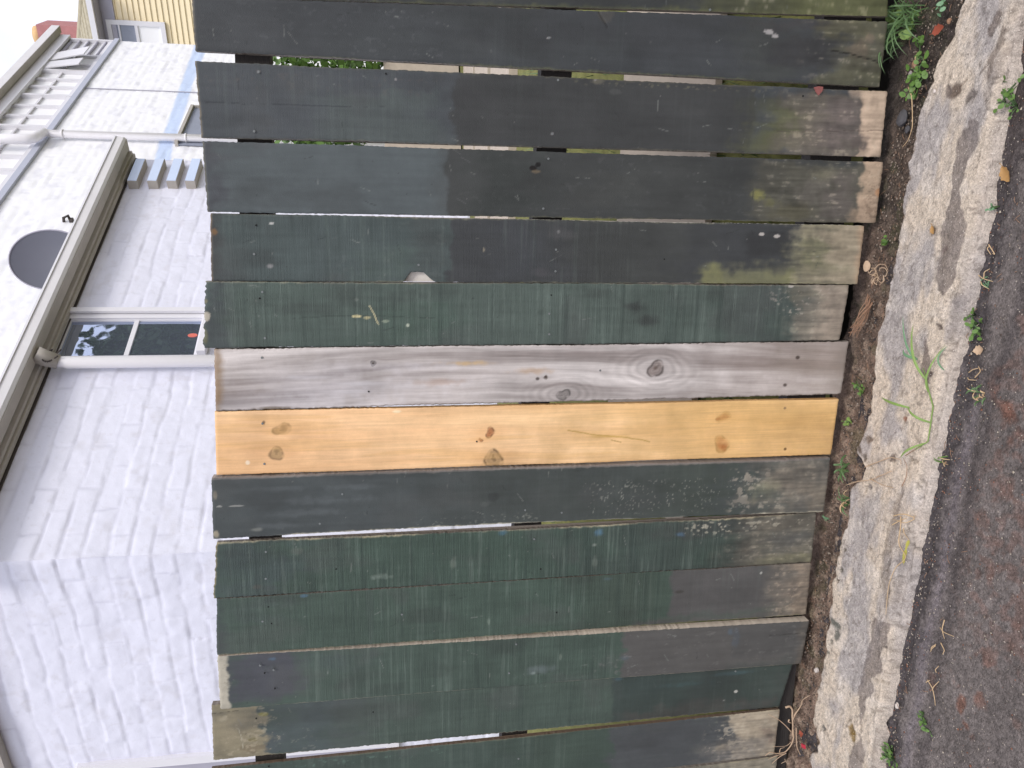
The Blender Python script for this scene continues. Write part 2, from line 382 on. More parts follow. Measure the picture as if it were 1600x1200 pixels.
C = C + (lin((136, 118, 104)) - C) * (ss(0.05, 0.0, VV + (n1 - .5) * .1))[..., None] * .7
kerb = MB().grid(np.stack([XX, YY, ZZ], -1), C.reshape(-1, 3)).build('kerb', M['concrete']); tag(kerb, kind='structure')

# soil strip between palings and kerb
SX = xline(-1.9, 0.85, 0.0035, -4.5, 3.5); v = np.linspace(0, 1, 110); XX, VV = np.meshgrid(SX, v, indexing='ij')
Y0, Y1 = 0.10, yi(XX) - 0.03
YY = Y0 + (Y1 - Y0) * VV
n1 = fbm(XX * 45, YY * 45, 61, 4); n2 = fbm(XX * 12, YY * 12, 62, 4); n4 = fbm(XX * 130, YY * 130, 63, 3)
ZZ = zg(XX) - 0.012 + (n2 - .5) * 0.030 + (n1 - .5) * 0.018 + (n4 - .5) * 0.008
t = ss(-0.45, -0.95, XX) ; dark = lin((78, 70, 64)); brown = lin((142, 120, 106)); tan = lin((166, 146, 128))
C = dark + (brown - dark) * np.clip(ss(.15, -0.5, XX) * .85 + (n2 - .5) * 1.0, 0, 1)[..., None]
C = C + (tan - C) * (ss(.5, .7, n1) * .55 * ss(0.1, -0.5, XX))[..., None]
C = C * (0.55 + 0.95 * n1[..., None])
C = C + (lin((84, 92, 60)) - C) * (ss(.6, .75, fbm(XX * 20, YY * 20, 66, 3)) * .35)[..., None]
tag(MB().grid(np.stack([XX, YY, ZZ], -1), C.reshape(-1, 3)).build('soil', M['soil']), kind='structure')

# road
RX = xline(-1.9, 0.95, 0.0045, -30, 30); ry = np.concatenate([np.arange(-0.02, -0.75, -0.0045), np.arange(-0.78, -6, -0.12)])
XX, YY = np.meshgrid(RX, ry, indexing='ij')
ro = yo(np.clip(XX, -2.5, 2)); dd = ro - YY
n1 = fbm(XX * 70, YY * 70, 71, 4); n2 = fbm(XX * 9, YY * 9, 72, 4); n3 = fbm(XX * 3, YY * 5, 73, 3)
ZZ = zg(np.clip(XX, -6, 6)) - 0.016 - 0.02 * ss(0, 1.0, dd) + (n1 - .5) * 0.007 + (n2 - .5) * 0.006 - 0.006 * np.exp(-((dd - 0.012) / 0.015) ** 2)
A0 = lin((116, 108, 105)); C = np.ones(XX.shape + (3,)) * A0
C = C * (0.62 + 0.75 * n2[..., None])
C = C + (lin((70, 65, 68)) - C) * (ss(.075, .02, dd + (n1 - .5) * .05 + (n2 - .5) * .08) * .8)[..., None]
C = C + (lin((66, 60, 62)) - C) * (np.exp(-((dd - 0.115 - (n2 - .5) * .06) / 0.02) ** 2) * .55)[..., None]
C = C + (lin((122, 114, 118)) - C) * (np.exp(-((dd - 0.07 - (n2 - .5) * .02) / 0.016) ** 2) * .65 * ss(-0.3, -0.5, XX))[..., None]
rust = ss(.60, .72, fbm(XX * 22, YY * 22, 74, 4)) * ss(0.06, 0.16, dd) * (0.35 + .65 * ss(.45, .6, n3))
C = C + (lin((120, 84, 70)) - C) * (rust * .8)[..., None]
rs2 = ss(.48, .62, fbm(XX * 60, YY * 60, 77, 5)) * ss(-.95, -.8, XX) * ss(-.25, -.35, XX) * ss(.10, .16, dd); C = C + (lin((126, 84, 68)) - C) * (rs2 * .26)[..., None]
n5 = fbm(XX * 160, YY * 160, 78, 3); C = C * (.55 + .9 * n5[..., None])
C = C + (lin((84, 70, 60)) - C) * (ss(-0.1, 0.4, XX) * ss(.15, .02, dd) * .5)[..., None]
C = C * (0.82 + 0.36 * n1[..., None])
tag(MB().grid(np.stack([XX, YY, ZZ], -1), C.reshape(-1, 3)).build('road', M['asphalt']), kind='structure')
def gz(X, Y):
    """height of the surface under a small thing"""
    if Y > float(yi(X)): return float(zg(X)) + 0.000
    if Y > float(yo(X)): return float(zg(X)) + (0.012 if Y > float(ystep(X)) else -0.003)
    return float(zg(X)) - 0.017
def G(x, y, dz=0.0):
    q = onG(x, y); q = onG(x, y, gz(q[0], q[1]) - float(zg(q[0]))); q[2] = gz(q[0], q[1]) + dz; return q

# yard behind the fence
yx = np.linspace(-5, 6, 110); yyv = np.concatenate([np.linspace(0.10, 1.4, 40), np.linspace(1.6, 30, 40)])
XX, YY = np.meshgrid(yx, yyv, indexing='ij')
prof = np.interp(YY, [0.10, .28, .6, 1.1, 1.6, 30], [0.08, .28, .53, .73, .77, .80]) + (fbm(XX * 6, YY * 6, 81, 4) - .5) * .05
tag(MB().grid(np.stack([XX, YY, prof], -1)).build('lawn', M['yard']), kind='structure')
def yz(Y): return float(np.interp(Y, [0.10, .28, .6, 1.1, 1.6, 30], [0.08, .28, .53, .73, .77, .80]))

# ================================================================== FENCE
fence = empty('paling_fence', (-0.6, 0.03, 0.07), 'dark green paling fence with one new yellow and one bare grey board beside the kerb', 'fence')
DK = (66, 70, 72)
class Board:
    def __init__(s, c, step=0.0026, yoff=(0, 0), thick=0.016, seed=0, bow=(0, 0), ragged=0.0012, topjag=0.0015, notch=None, edges=None):
        # c: photo corners (left/upper, left/lower, right/lower, right/upper) of the front face
        P = [onY(*q) for q in c]; s.yc = (c[0][1] + c[3][1]) / 2 * .5 + (c[1][1] + c[2][1]) / 2 * .5
        s.seed = seed
        L = P[0][2] - P[3][2]; w = P[0][0] - P[1][0]
        n, m = int(L / step), int(w / step)
        a = np.linspace(0, 1, n + 1)[:, None]; f = np.linspace(0, 1, m + 1)[None, :]     # a: top->bottom, f: photo upper->lower = right->left
        U0 = np.array([P[0][0], P[0][2]]); U1 = np.array([P[3][0], P[3][2]]); L0 = np.array([P[1][0], P[1][2]]); L1 = np.array([P[2][0], P[2][2]])
        up_ = U0 + (U1 - U0) * a[..., None]; lo_ = L0 + (L1 - L0) * a[..., None]
        XZ = up_ + (lo_ - up_) * f[..., None]; X = XZ[..., 0].copy(); Z = XZ[..., 1].copy(); X -= (bow[0] * (1 - f) + bow[1] * f) * K * 4 * a * (1 - a)
        # wandering, slightly ragged long edges and sawn ends
        eu = (fbm(Z * 5, 0 * Z + seed, 100 + seed, 2) - .5) * .003 + (fbm(Z * 140, 0 * Z + seed, 110 + seed, 3) - .5) * ragged * 2
        el = (fbm(Z * 5, 0 * Z - seed, 120 + seed, 2) - .5) * .003 + (fbm(Z * 140, 0 * Z - seed, 130 + seed, 3) - .5) * ragged * 2
        X += eu * (1 - f) + el * f
        X -= np.where(True, 0.0, 0)
        Z += (fbm(X * 160, 0 * X, 140 + seed, 3) - .5) * topjag * 2 * (1 - a) ** 6 + (fbm(X * 120, 0 * X, 150 + seed, 3) - .5) * .003 * a ** 30
        if notch:
            (x0, x1, dep, side) = notch; z0, z1 = onY(x0, s.yc)[2], onY(x1, s.yc)[2]
            g = ss(z0, z0 - (z0 - z1) * .3, Z) * ss(z1, z1 + (z0 - z1) * .45, Z) * dep * K
            X += g * (f ** 3 if side else -(1 - f) ** 3)
        s.X, s.Z, s.a, s.f = X, Z, a + 0 * f, f + 0 * a
        s.y = (yoff[0] + (yoff[1] - yoff[0]) * s.a) + (fbm(Z * 3, X * 4, 160 + seed, 2) - .5) * .003
        e = np.minimum(s.f, 1 - s.f) * w; e2 = np.minimum(s.a, 1 - s.a) * L
        s.y = s.y + .0016 * np.exp(-(e / .0022) ** 2) + .0014 * np.exp(-(e2 / .0022) ** 2)
        s.C = np.ones(X.shape + (3,)) * lin(DK); s.S = np.zeros(X.shape); s.thick = thick; s.side = lin((122, 114, 106))
        s.e, s.e2, s.w, s.L = e, e2, w, L
        s.N1 = fbm(X * 18, Z * 18, 200 + seed, 5); s.N2 = fbm(X * 60, Z * 60, 210 + seed, 4); s.N3 = fbm(X * 5, Z * 5, 220 + seed, 3)
        s.NG = fbm(X * 45, Z * 5, 230 + seed, 5)                 # along the grain
        s.NX = fbm(X * 6, Z * 45, 240 + seed, 4)                 # across the board
    def zx(s, x): return onY(x, s.yc)[2]
    def lay(s, m, c, a=1.0):
        m = np.clip(m * a, 0, 1)[..., None]; s.C = s.C + (lin(c) - s.C) * m
    def band(s, x0, x1, c, a=1.0, jag=10, soft=3, f0=-1, f1=2, jf=.08, softf=.05, grain=0.0):
        """colour between photo columns x0..x1 and fractions f0..f1 of the width, edges ragged by jag px"""
        N = (s.N1 - .5) * 2 + (s.N2 - .5) * 1.4 + (.8 + grain) * (s.NG - .5) * 3
        z0, z1 = s.zx(x0), s.zx(x1); soft = soft * 1.7 + 2
        zz = s.Z + N * jag * K * 1.25; ff = s.f + N * jf * 1.5 + (s.NX - .5) * .12; softf = softf * 2 + .05
        m = ss(-soft * K * .4, soft * K, z0 - zz) * ss(-soft * K * .4, soft * K, zz - z1) * ss(-softf * .3, softf, ff - f0) * ss(-softf * .3, softf, f1 - ff)
        m = m * np.clip(.72 + .55 * s.N2 + .5 * (s.NG - .5), 0, 1) if a < .96 else m
        s.lay(m, c, a); return m
    def weather(s, x0, a=1.0):
        """open grain and grime on the ground end, where the paint has gone"""
        z0 = s.zx(x0); w = ss(-.02, .06, z0 - s.Z + (s.N1 - .5) * .08) * a
        g = fbm(s.X * 190, s.Z * 16, 700 + s.seed, 4); g2 = fbm(s.X * 60, s.Z * 60, 710 + s.seed, 5); g3 = fbm(s.X * 26, s.Z * 14, 720 + s.seed, 4)
        s.C = s.C * (1 + w * ((g - .5) * .62 + (g2 - .5) * .55 + (g3 - .5) * .5))[..., None]
        s.lay(ss(.60, .72, g2) * ss(.5, .6, g) * w, (178, 168, 152), .28); s.lay(ss(.62, .74, g3) * w, (82, 80, 66), .22)
        s.y = s.y + w * (g - .5) * .0016
    def spot(s, x, y, rx, ry, c, a=1.0, soft=.5, jag=.35):
        q = onY(x, y); jag = max(jag, .45) * (1 if min(rx, ry) > 4 else .5); N = (s.N2 - .5) * 2 * jag + (s.N1 - .5) * jag * 1.5 + (s.NG - .5) * jag * .8
        d = np.hypot((s.Z - q[2]) / (rx * K), (s.X - q[0]) / (ry * K)) + N
        m = ss(1, 1 - soft, d); s.lay(m, c, a); return m
    def line(s, pts, wpx, c, a=.9, dep=0.0015):
        P = [(onY(*p)[0], onY(*p)[2]) for p in pts]
        d = linedist(s.X + (s.N2 - .5) * .004, s.Z + (s.N1 - .5) * .004, P); m = ss(wpx * K, wpx * K * .3, d); s.lay(m, c, a); s.y = s.y + m * dep
    def flecks(s, x0, x1, f0, f1, c, dens=.70, sc=110, a=.9, seed=0, stretch=1.6):
        q = fbm(s.X * sc * 1.7, s.Z * sc * 1.7 / stretch, 300 + seed + s.seed, 4); lo = fbm(s.X * 22, s.Z * 22, 330 + seed + s.seed, 3)
        th = .565 + (dens - .55) * .45
        m = ss(th, th + .07, q * .72 + lo * .28)
        z0, z1 = s.zx(x0), s.zx(x1)
        m = m * ss(0, 20 * K, s.f * 0 + z0 - s.Z) * ss(0, 10 * K, s.Z - z1) * ss(f0, f0 + .1, s.f) * ss(f1, f1 - .1, s.f); s.lay(m * np.clip(.35 + s.N1, 0, 1), c, a * .8)
    def streak(s, x0, x1, amp, soft=25):
        z0, z1 = s.zx(x0), s.zx(x1); s.S = np.maximum(s.S, amp * ss(0, soft * K, z0 - s.Z) * ss(0, soft * K, s.Z - z1))
    def edgewear(s, c=(150, 142, 128), amt=.5, side='both', wpx=2.2):
        N = s.N2; d = s.e if side == 'both' else (s.f * s.w if side == 'u' else (1 - s.f) * s.w)
        s.lay(ss(wpx * K, 0, d + (N - .45) * .006) * ss(.4, .6, s.NG + .1), c, amt)
    def toprim(s, c=(140, 122, 90), a=.7): s.lay(ss(3.2 * K, 0, s.e2 + (s.N2 - .5) * .004) * (s.a < .5), c, a)
    def finish(s, label=None, mat='paint', nails=()):
        if mat == 'paint':
            # faint scuffs, hairline scratches and splashed dirt everywhere
            rs_ = np.random.RandomState(40 + s.seed); r = lambda lo, hi: rs_.uniform(lo, hi)
            for _ in range(26):
                x, f_ = r(330, 1290), r(.06, .94); z = s.zx(x); xx = np.interp(f_, [0, 1], [s.X[0, 0], s.X[0, -1]]); th = r(-.5, .5) + (0 if r(0, 1) < .5 else 1.3); L = r(.006, .035)
                m = ss(.0013, .0004, linedist(s.X + (s.N2 - .5) * .006, s.Z + (s.N1 - .5) * .006, [(xx, z), (xx + L * math.sin(th), z + L * math.cos(th))])) * ss(.4, .6, s.N2); s.lay(m, (132, 136, 132) if r(0, 1) < .6 else (44, 48, 48), .55)
            for _ in range(20):
                x, f_ = r(320, 1330), r(.04, .96); z = s.zx(x); xx = np.interp(f_, [0, 1], [s.X[0, 0], s.X[0, -1]]); rr_ = r(.0012, .0026); m = ss(rr_, rr_ * .3, np.hypot(s.X - xx, s.Z - z)); s.lay(m, (138, 138, 134) if r(0, 1) < .35 else (46, 46, 44), .55)
            g = fbm(s.X * 120, s.Z * 9, 740 + s.seed, 4); s.C = s.C * (1 + (g - .5) * .24)[..., None]
            s.lay(ss(.58, .75, fbm(s.X * 9, s.Z * 7, 750 + s.seed, 5)), (86, 88, 88), .28); s.lay(ss(.60, .78, fbm(s.X * 12, s.Z * 5, 760 + s.seed, 5)), (50, 52, 52), .30)
            Lm = s.C.mean(-1, keepdims=True); sat = .78 + .22 * ss(.12, .22, Lm); s.C = (Lm + (s.C - Lm) * sat) * np.array([.82, .82, .795]) * (1 + .12 * ss(.12, .22, Lm))
            s.lay(ss(.70, .80, vn(s.X * 4, s.Z * 170, 770 + s.seed)) * s.S * (s.N1 + .1), (112, 124, 116), .34); s.lay(ss(.76, .84, vn(s.X * 3, s.Z * 120, 780 + s.seed)) * s.S, (44, 56, 52), .35)
        s.C = np.clip(s.C * (1 + (s.N1[..., None] - .5) * .34 + (s.N3[..., None] - .5) * .22), 0.004, .95)
        b = MB(); b.grid(np.stack([s.X, s.y, s.Z], -1)[:, ::-1], s.C[:, ::-1].reshape(-1, 3), s.S[:, ::-1].ravel())
        # sides, ends and back
        ring = [(0, j) for j in range(s.X.shape[1])] + [(i, s.X.shape[1] - 1) for i in range(1, s.X.shape[0])] + \
               [(s.X.shape[0] - 1, j) for j in range(s.X.shape[1] - 2, -1, -1)] + [(i, 0) for i in range(s.X.shape[0] - 2, 0, -1)]
        I = np.array(ring); xf = s.X[I[:, 0], I[:, 1]]; zf = s.Z[I[:, 0], I[:, 1]]; yf = s.y[I[:, 0], I[:, 1]]
        xf = np.append(xf, xf[0]); zf = np.append(zf, zf[0]); yf = np.append(yf, yf[0])
        lev = np.array([0, .35, .7, 1.0])
        P = np.stack([np.stack([xf, yf + (s.thick) * l, zf], -1) for l in lev], 0)
        nn = fbm(zf * 9, xf * 9, 400 + s.seed, 3)
        cc = s.side * (0.75 + .5 * nn[:, None]); cc = np.stack([cc] * 4, 0)
        b.grid(P, cc.reshape(-1, 3), smooth=False)
        k = [(0, 0), (0, -1), (-1, -1), (-1, 0)]
        b.poly([(s.X[i], s.y[i] + s.thick, s.Z[i]) for i in k], s.side)
        o = b.build('paling', M[mat], fence)
        if label: o['label'] = label
        for (x, y, kind) in nails:
            q = onY(x, y); Y = float(s.y.mean()) - .0012
            nb = MB(); ang = np.linspace(0, 2 * math.pi, 11)[:-1]; r = .0027 if kind else .002
            nb.prism([(q[0] + r * math.cos(t), Y, q[2] + r * math.sin(t)) for t in ang][::-1], (0, .003, 0))
            no = nb.build('nail', M['nail' if kind else 'hole'])
            no.parent = o
        return o

GR = (76, 94, 88); GR2 = (68, 88, 78); TN = (146, 134, 122); BR = (190, 170, 152)
sd_ = 0
# --- topmost sliver, right of the frame
b = Board([(299, -52), (299, -6), (1388, 25), (1391, -95)], seed=1, yoff=(.004, .002))
b.C[:] = lin((62, 66, 66)); b.band(1080, 1500, (92, 94, 62), .8, 40, 60); b.band(1240, 1500, (104, 108, 66), .8, 20, 20); b.edgewear((110, 112, 70), .6, 'l')
b.weather(1080); b.finish('mossy green-stained dark paling at the right end of the row')
# --- 1
b = Board([(299, -6), (305, 79), (1376, 135), (1389, 33)], seed=2, yoff=(.0, .004))
b.C[:] = lin((67, 71, 75)); b.band(330, 460, (84, 86, 90), .35, 30, 60, .25, 1); b.band(460, 980, (76, 84, 82), .6, 30, 60, .45, .95, .1, .3)
b.band(560, 900, (70, 76, 76), .4, 30, 90, 0, .4); b.band(760, 1150, (62, 62, 64), .6, 30, 60, .1, .7, .1, .3)
b.band(1150, 1240, (76, 80, 74), .6, 30, 40); b.band(1290, 1500, (96, 94, 76), .95, 22, 18, -1, 2)
b.band(1265, 1400, (104, 102, 76), .8, 25, 18, -1, .35); b.band(1275, 1400, (92, 92, 70), .7, 25, 15, .72, 2)
b.band(1200, 1310, (60, 60, 62), .8, 14, 20, .25, .85); b.spot(1345, 75, 26, 20, (124, 108, 92), .55); b.spot(1360, 60, 14, 12, (136, 116, 100), .5)
b.band(1150, 1330, (70, 62, 64), .5, 20, 40, .0, .2)
b.line([(1300, 78), (1330, 84), (1352, 90), (1376, 97)], 1.6, (34, 32, 28)); b.line([(932, 6), (938, 22), (950, 42)], 1.5, (34, 34, 34)); b.spot(948, 22, 14, 12, (96, 92, 84), .45)
for (x, y, r) in ((858, 59, 3), (881, 89, 1.6), (1203, 50, 7), (1212, 56, 6), (1196, 48, 3)): b.spot(x, y, r, r * .6, (176, 172, 172), .85, .4, .2)
b.flecks(300, 700, 0, 1, (96, 100, 104), .70, 90, .45); b.edgewear((120, 122, 82), .6, 'l'); b.toprim(a=.5); b.streak(700, 1000, .12)
b.weather(1265); b.finish('near-black weathered paling with a split grey-green foot', nails=[(388, 26, 1), (397, 61, 1), (858, 59, 1), (1110, 15, 1)])
# --- 2
b = Board([(304, 95), (314, 214), (1376, 245), (1387, 143)], seed=3, yoff=(.003, .0))
b.C[:] = lin((76, 82, 88)); b.band(480, 708, (82, 92, 92), .9, 24, 40, .25, 2); b.band(707, 1180, (68, 70, 71), 1, 7, 2)
b.band(300, 560, (70, 74, 82), .7, 40, 60, .25, .6, .1, .2, 1); b.band(640, 720, (64, 66, 68), .6, 10, 30, .0, .3)
b.band(1168, 1300, (96, 98, 68), .8, 20, 30, .1, .98); b.band(1180, 1290, (108, 110, 62), .45, 30, 30, .3, .95)
b.band(1215, 1500, (110, 102, 92), .9, 24, 20, .0, 2); b.band(1265, 1360, (112, 100, 98), .7, 18, 30, .1, .95)
b.band(1344, 1500, (196, 174, 154), 1, 6, 2); b.band(1325, 1352, (176, 156, 138), .8, 5, 2, -1, .12); b.band(1330, 1362, (96, 84, 82), .9, 6, 3, .72, 1.01)
b.band(700, 760, (60, 60, 62), .5, 12, 20, .1, .5); b.flecks(880, 1300, 0, .12, (160, 156, 120), .60, 120, .8)
b.line([(314, 159), (400, 162), (520, 166), (612, 167)], .8, (54, 60, 66), .8, .0006); b.line([(1215, 206), (1300, 205), (1380, 204)], 1, (90, 78, 72), .6)
b.flecks(305, 700, 0, .4, (96, 90, 88), .72, 100, .5); b.spot(935, 127, 14, 6, (128, 122, 104), .6); b.spot(962, 143, 12, 5, (98, 100, 98), .4)
for (x, y, r) in ((404, 112, 3), (618, 124, 2), (930, 125, 2.4), (863, 209, 3), (1285, 137, 7), (1279, 143, 4)): b.spot(x, y, r, r, (150, 146, 146) if x < 1200 else (176, 100, 96), .8, .4, .2)
b.streak(320, 700, .28); b.streak(700, 1200, .10); b.edgewear((118, 112, 92), .45); b.toprim()
b.weather(1200); b.finish('blue-grey paling with a bare pinkish foot, second gap from the right', nails=[(397, 205, 1), (404, 112, 1), (863, 209, 1), (872, 125, 1), (603, 115, 0), (1255, 150, 0)])
# --- 3
b = Board([(316, 220), (324, 331), (1369, 348), (1381, 253)], seed=4, yoff=(.0, .002))
b.C[:] = lin((88, 98, 102)); b.band(300, 350, (72, 74, 82), .8, 14, 12); b.band(300, 420, (84, 84, 90), .5, 30, 30, 0, .3)
b.band(698, 1500, (65, 68, 68), 1, 5, 2); b.band(700, 860, (62, 68, 66), .7, 20, 40); b.band(880, 1000, (80, 82, 78), .45, 40, 60, .2, .9)
b.band(1000, 1100, (72, 74, 72), .5, 30, 60); b.band(1172, 1500, (92, 90, 78), .85, 10, 12, .0, 2); b.spot(1184, 303, 16, 12, (132, 130, 70), .8, .6, .6); b.spot(1205, 318, 24, 12, (110, 108, 66), .6, .6, .6)
b.spot(1290, 275, 34, 14, (132, 128, 104), .6, .8, .6); b.spot(1280, 300, 50, 36, (122, 116, 108), .5, .8, .6); b.spot(1230, 330, 60, 18, (96, 92, 68), .6, .8)
b.band(1290, 1346, (98, 90, 86), .75, 12, 14, .1, .95); b.band(1345, 1500, (178, 156, 136), 1, 8, 3); b.band(1330, 1352, (164, 144, 124), .8, 6, 4, .75, 2)
b.flecks(1345, 1400, 0, 1, (104, 84, 70), .60, 160, .7); b.spot(1374, 300, 8, 8, (196, 140, 96), .6); b.band(1255, 1345, (78, 72, 68), .6, 15, 10, .88, 1.1)
b.spot(832, 263, 7, 4.5, (26, 22, 20), 1, .3, .4); b.spot(841, 257, 4.5, 4, (20, 18, 16), 1, .3, .3); b.spot(837, 268, 9, 3, (140, 120, 90), .6, .5, .4)
for (x, y) in ((720, 240), (735, 254), (728, 318)): b.line([(x - 14, y - 8), (x, y)], 1, (104, 108, 108), .6, .0003)
b.flecks(700, 1200, 0, 1, (86, 88, 88), .72, 60, .5); b.edgewear((120, 118, 90), .5, 'l'); b.toprim((110, 106, 84), .6)
b.weather(1180); b.finish('slate grey paling, paler above and with a small dark knot hole', nails=[(403, 239, 1), (398, 320, 1), (857, 248, 1), (849, 326, 1), (390, 285, 0), (403, 286, 0)])
# --- 4
b = Board([(328, 333), (330, 439.5), (1340, 444), (1351, 353)], seed=5, yoff=(.002, .0), thick=.010, notch=(628, 682, 15, True))
b.side = lin((214, 208, 200)); b.C[:] = lin((74, 88, 88)); b.band(300, 346, (58, 56, 58), .85, 9, 10); b.spot(334, 362, 6, 8, (140, 100, 50), .8); b.band(300, 400, (66, 68, 76), .7, 30, 20, .82, 2)
b.band(480, 560, (80, 92, 94), .5, 40, 60); b.band(560, 660, (78, 96, 86), .5, 30, 40, .4, 1); b.band(640, 705, (74, 82, 82), .6, 12, 10)
b.band(702, 1500, (66, 69, 72), 1, 7, 2); b.band(760, 830, (70, 74, 80), .5, 20, 20); b.band(860, 1100, (70, 73, 70), .6, 30, 50)
b.band(1092, 1260, (122, 122, 82), .95, 9, 6, .70, 2, .06); b.band(1130, 1240, (120, 120, 94), .7, 12, 12, .62, 2)
b.band(1165, 1242, (56, 58, 60), .8, 12, 8, .02, .55); b.band(1238, 1500, (136, 130, 110), .95, 18, 12); b.band(1290, 1500, (158, 146, 128), .8, 26, 20); b.band(1335, 1500, (178, 152, 128), .8, 6, 6)
b.band(1235, 1300, (112, 112, 84), .7, 25, 20, .15, .8); b.spot(1190, 366, 5, 2.8, (186, 180, 176), .9, .3, .3); b.spot(1214, 369, 6, 3, (186, 180, 176), .9, .3, .3)
b.spot(422, 416, 6, 4, (160, 158, 160), .7, .7, .5); b.spot(424, 349, 4, 2, (190, 190, 188), .9, .4, .3); b.spot(873, 362, 3, 3, (150, 150, 150), .8); b.spot(756, 390, 2, 5, (140, 132, 116), .8)
b.spot(880, 365, 26, 14, (90, 90, 92), .5, .9, .6); b.spot(845, 425, 24, 10, (86, 84, 90), .5, .9, .6)
b.streak(335, 640, .55); b.streak(640, 1000, .4); b.flecks(500, 700, 0, 1, (96, 106, 104), .72, 60, .5); b.edgewear((150, 146, 120), .5); b.toprim((150, 116, 70), .6)
b.weather(1225); b.finish('streaky grey-green paling with a chipped edge and an olive stain near its foot', nails=[(400, 352, 0), (397, 397, 1), (869, 390, 1), (868, 424, 1), (1038, 405, 0), (654, 414, 1)])
# --- 5
b = Board([(322, 440), (318, 544), (1312, 532), (1327, 446)], seed=6, yoff=(-.001, -.001), topjag=.004)
b.C[:] = lin((80, 97, 90)); b.band(300, 366, (66, 72, 78), .8, 14, 20); b.spot(322, 470, 5, 6, (140, 132, 96), .7); b.spot(321, 525, 5, 14, (120, 120, 80), .7); b.spot(323, 495, 5, 8, (190, 182, 168), .9, .4, .5)
b.band(560, 720, (74, 98, 86), .6, 40, 50, .3, 1); b.band(700, 1180, (84, 98, 92), .6, 30, 60); b.spot(990, 478, 22, 9, (58, 62, 62), .7, .9, .6); b.spot(1010, 500, 28, 12, (66, 72, 70), .8, .9, .5)
b.band(1130, 1250, (70, 78, 78), .6, 20, 40); b.band(1228, 1500, (122, 116, 106), .95, 14, 14); b.band(1262, 1500, (150, 138, 126), .85, 18, 16); b.band(1215, 1270, (110, 106, 92), .7, 20, 14, 0, .4)
b.spot(1236, 447, 6, 3, (196, 190, 186), .9, .4, .4); b.flecks(1190, 1300, 0, .6, (166, 158, 150), .68, 110, .7)
b.line([(460, 497), (510, 494), (545, 493), (600, 494), (680, 497)], .8, (52, 66, 60), .6, .0005)
b.spot(557, 494, 9, 3, (208, 196, 152), .95, .4, .5); b.line([(577, 478), (584, 490), (591, 506)], 1.3, (208, 198, 160), .9, 0); b.spot(575, 496, 8, 3, (190, 180, 140), .7, .5, .8); b.spot(637, 508, 3, 3.5, (190, 196, 180), .9); b.spot(601, 502, 8, 2.5, (160, 168, 150), .6, .5, .7); b.spot(557, 468, 4, 3, (130, 138, 130), .6)
b.spot(845, 488, 14, 6, (66, 80, 74), .5, .7, .6)
b.streak(325, 1240, .8); b.edgewear((160, 152, 128), .5, 'u'); b.edgewear((60, 62, 58), .6, 'l')
b.weather(1225); b.finish('sage green paling with cross streaks and cream paint scrapes', nails=[(410, 456, 1), (414, 528, 1), (406, 466, 0), (861, 461, 0), (858, 522, 1), (858, 490, 1)])

# --- bare wood boards: grain that flows round knots
def wood(b, knots, freq, cols, ringc, seed, warp=1.0):
    X, Z = b.X, b.Z
    psi = X + (fbm(Z * 1.6, X * 5, seed, 3) - .5) * .05 * warp + (fbm(Z * 7, X * 20, seed + 1, 3) - .5) * .008 * warp
    for (x, y, rx, ry, _) in knots:
        q = onY(x, y); dx = X - q[0]; dz = (Z - q[2]) / (rx / ry * 1.6); r2 = dx * dx + dz * dz; R = ry * K * 1.15
        psi = psi - dx * np.minimum(R * R / (r2 + 1e-7), 1.0) * .95
    g = fbm(psi * freq, Z * 1.2, seed + 2, 4, .6); g2 = fbm(psi * freq * 4, Z * 5, seed + 3, 3)
    t = np.clip((g - .5) * 2.0 + .5 + (g2 - .5) * .35, 0, 1)
    c = lin(cols[0]) + (lin(cols[1]) - lin(cols[0])) * t[..., None]; b.C = c
    for (x, y, rx, ry, kc) in knots:
        q = onY(x, y); d = np.hypot((X - q[0]) / (ry * K), (Z - q[2]) / (rx * K)) + (b.N2 - .5) * .25
        dz_ = np.abs(Z - q[2]) / (rx * K); dx_ = np.abs(X - q[0]) / (ry * K)
        b.lay(np.exp(-(dx_ / 1.1) ** 2 - (dz_ / 3.2) ** 2) * (.6 + .8 * (b.NG - .2)), ringc, .45)
        rr2 = np.hypot(dx_, dz_ / 1.7) + (b.N1 - .5) * .7
        if rx > 9 and freq > 20: b.C = b.C * (1 + .17 * np.sin(rr2 * 9 + (b.N3 - .5) * 7) * np.exp(-(rr2 / 2.6) ** 2) * ss(.9, 1.3, rr2))[..., None]
        th_ = np.arctan2(Z - q[2], X - q[0]); d = d + (b.N1 - .5) * .8 + .16 * np.sin(th_ * 2 + x) + .1 * np.sin(th_ * 3 + y)
        b.lay(ss(1.15, .55, d), kc, .8)
        b.lay(ss(.30, .0, np.abs(d - .9)) * ss(.38, .6, b.N2), tuple(int(v * .55) for v in kc), .85); b.lay(ss(.45, .1, d + (b.N2 - .5)), tuple(int(v * .62) for v in kc), .7); b.lay((np.sin(d * 14) * .5 + .5) * ss(1.1, .9, d), tuple(int(v * .8) for v in kc), .35)
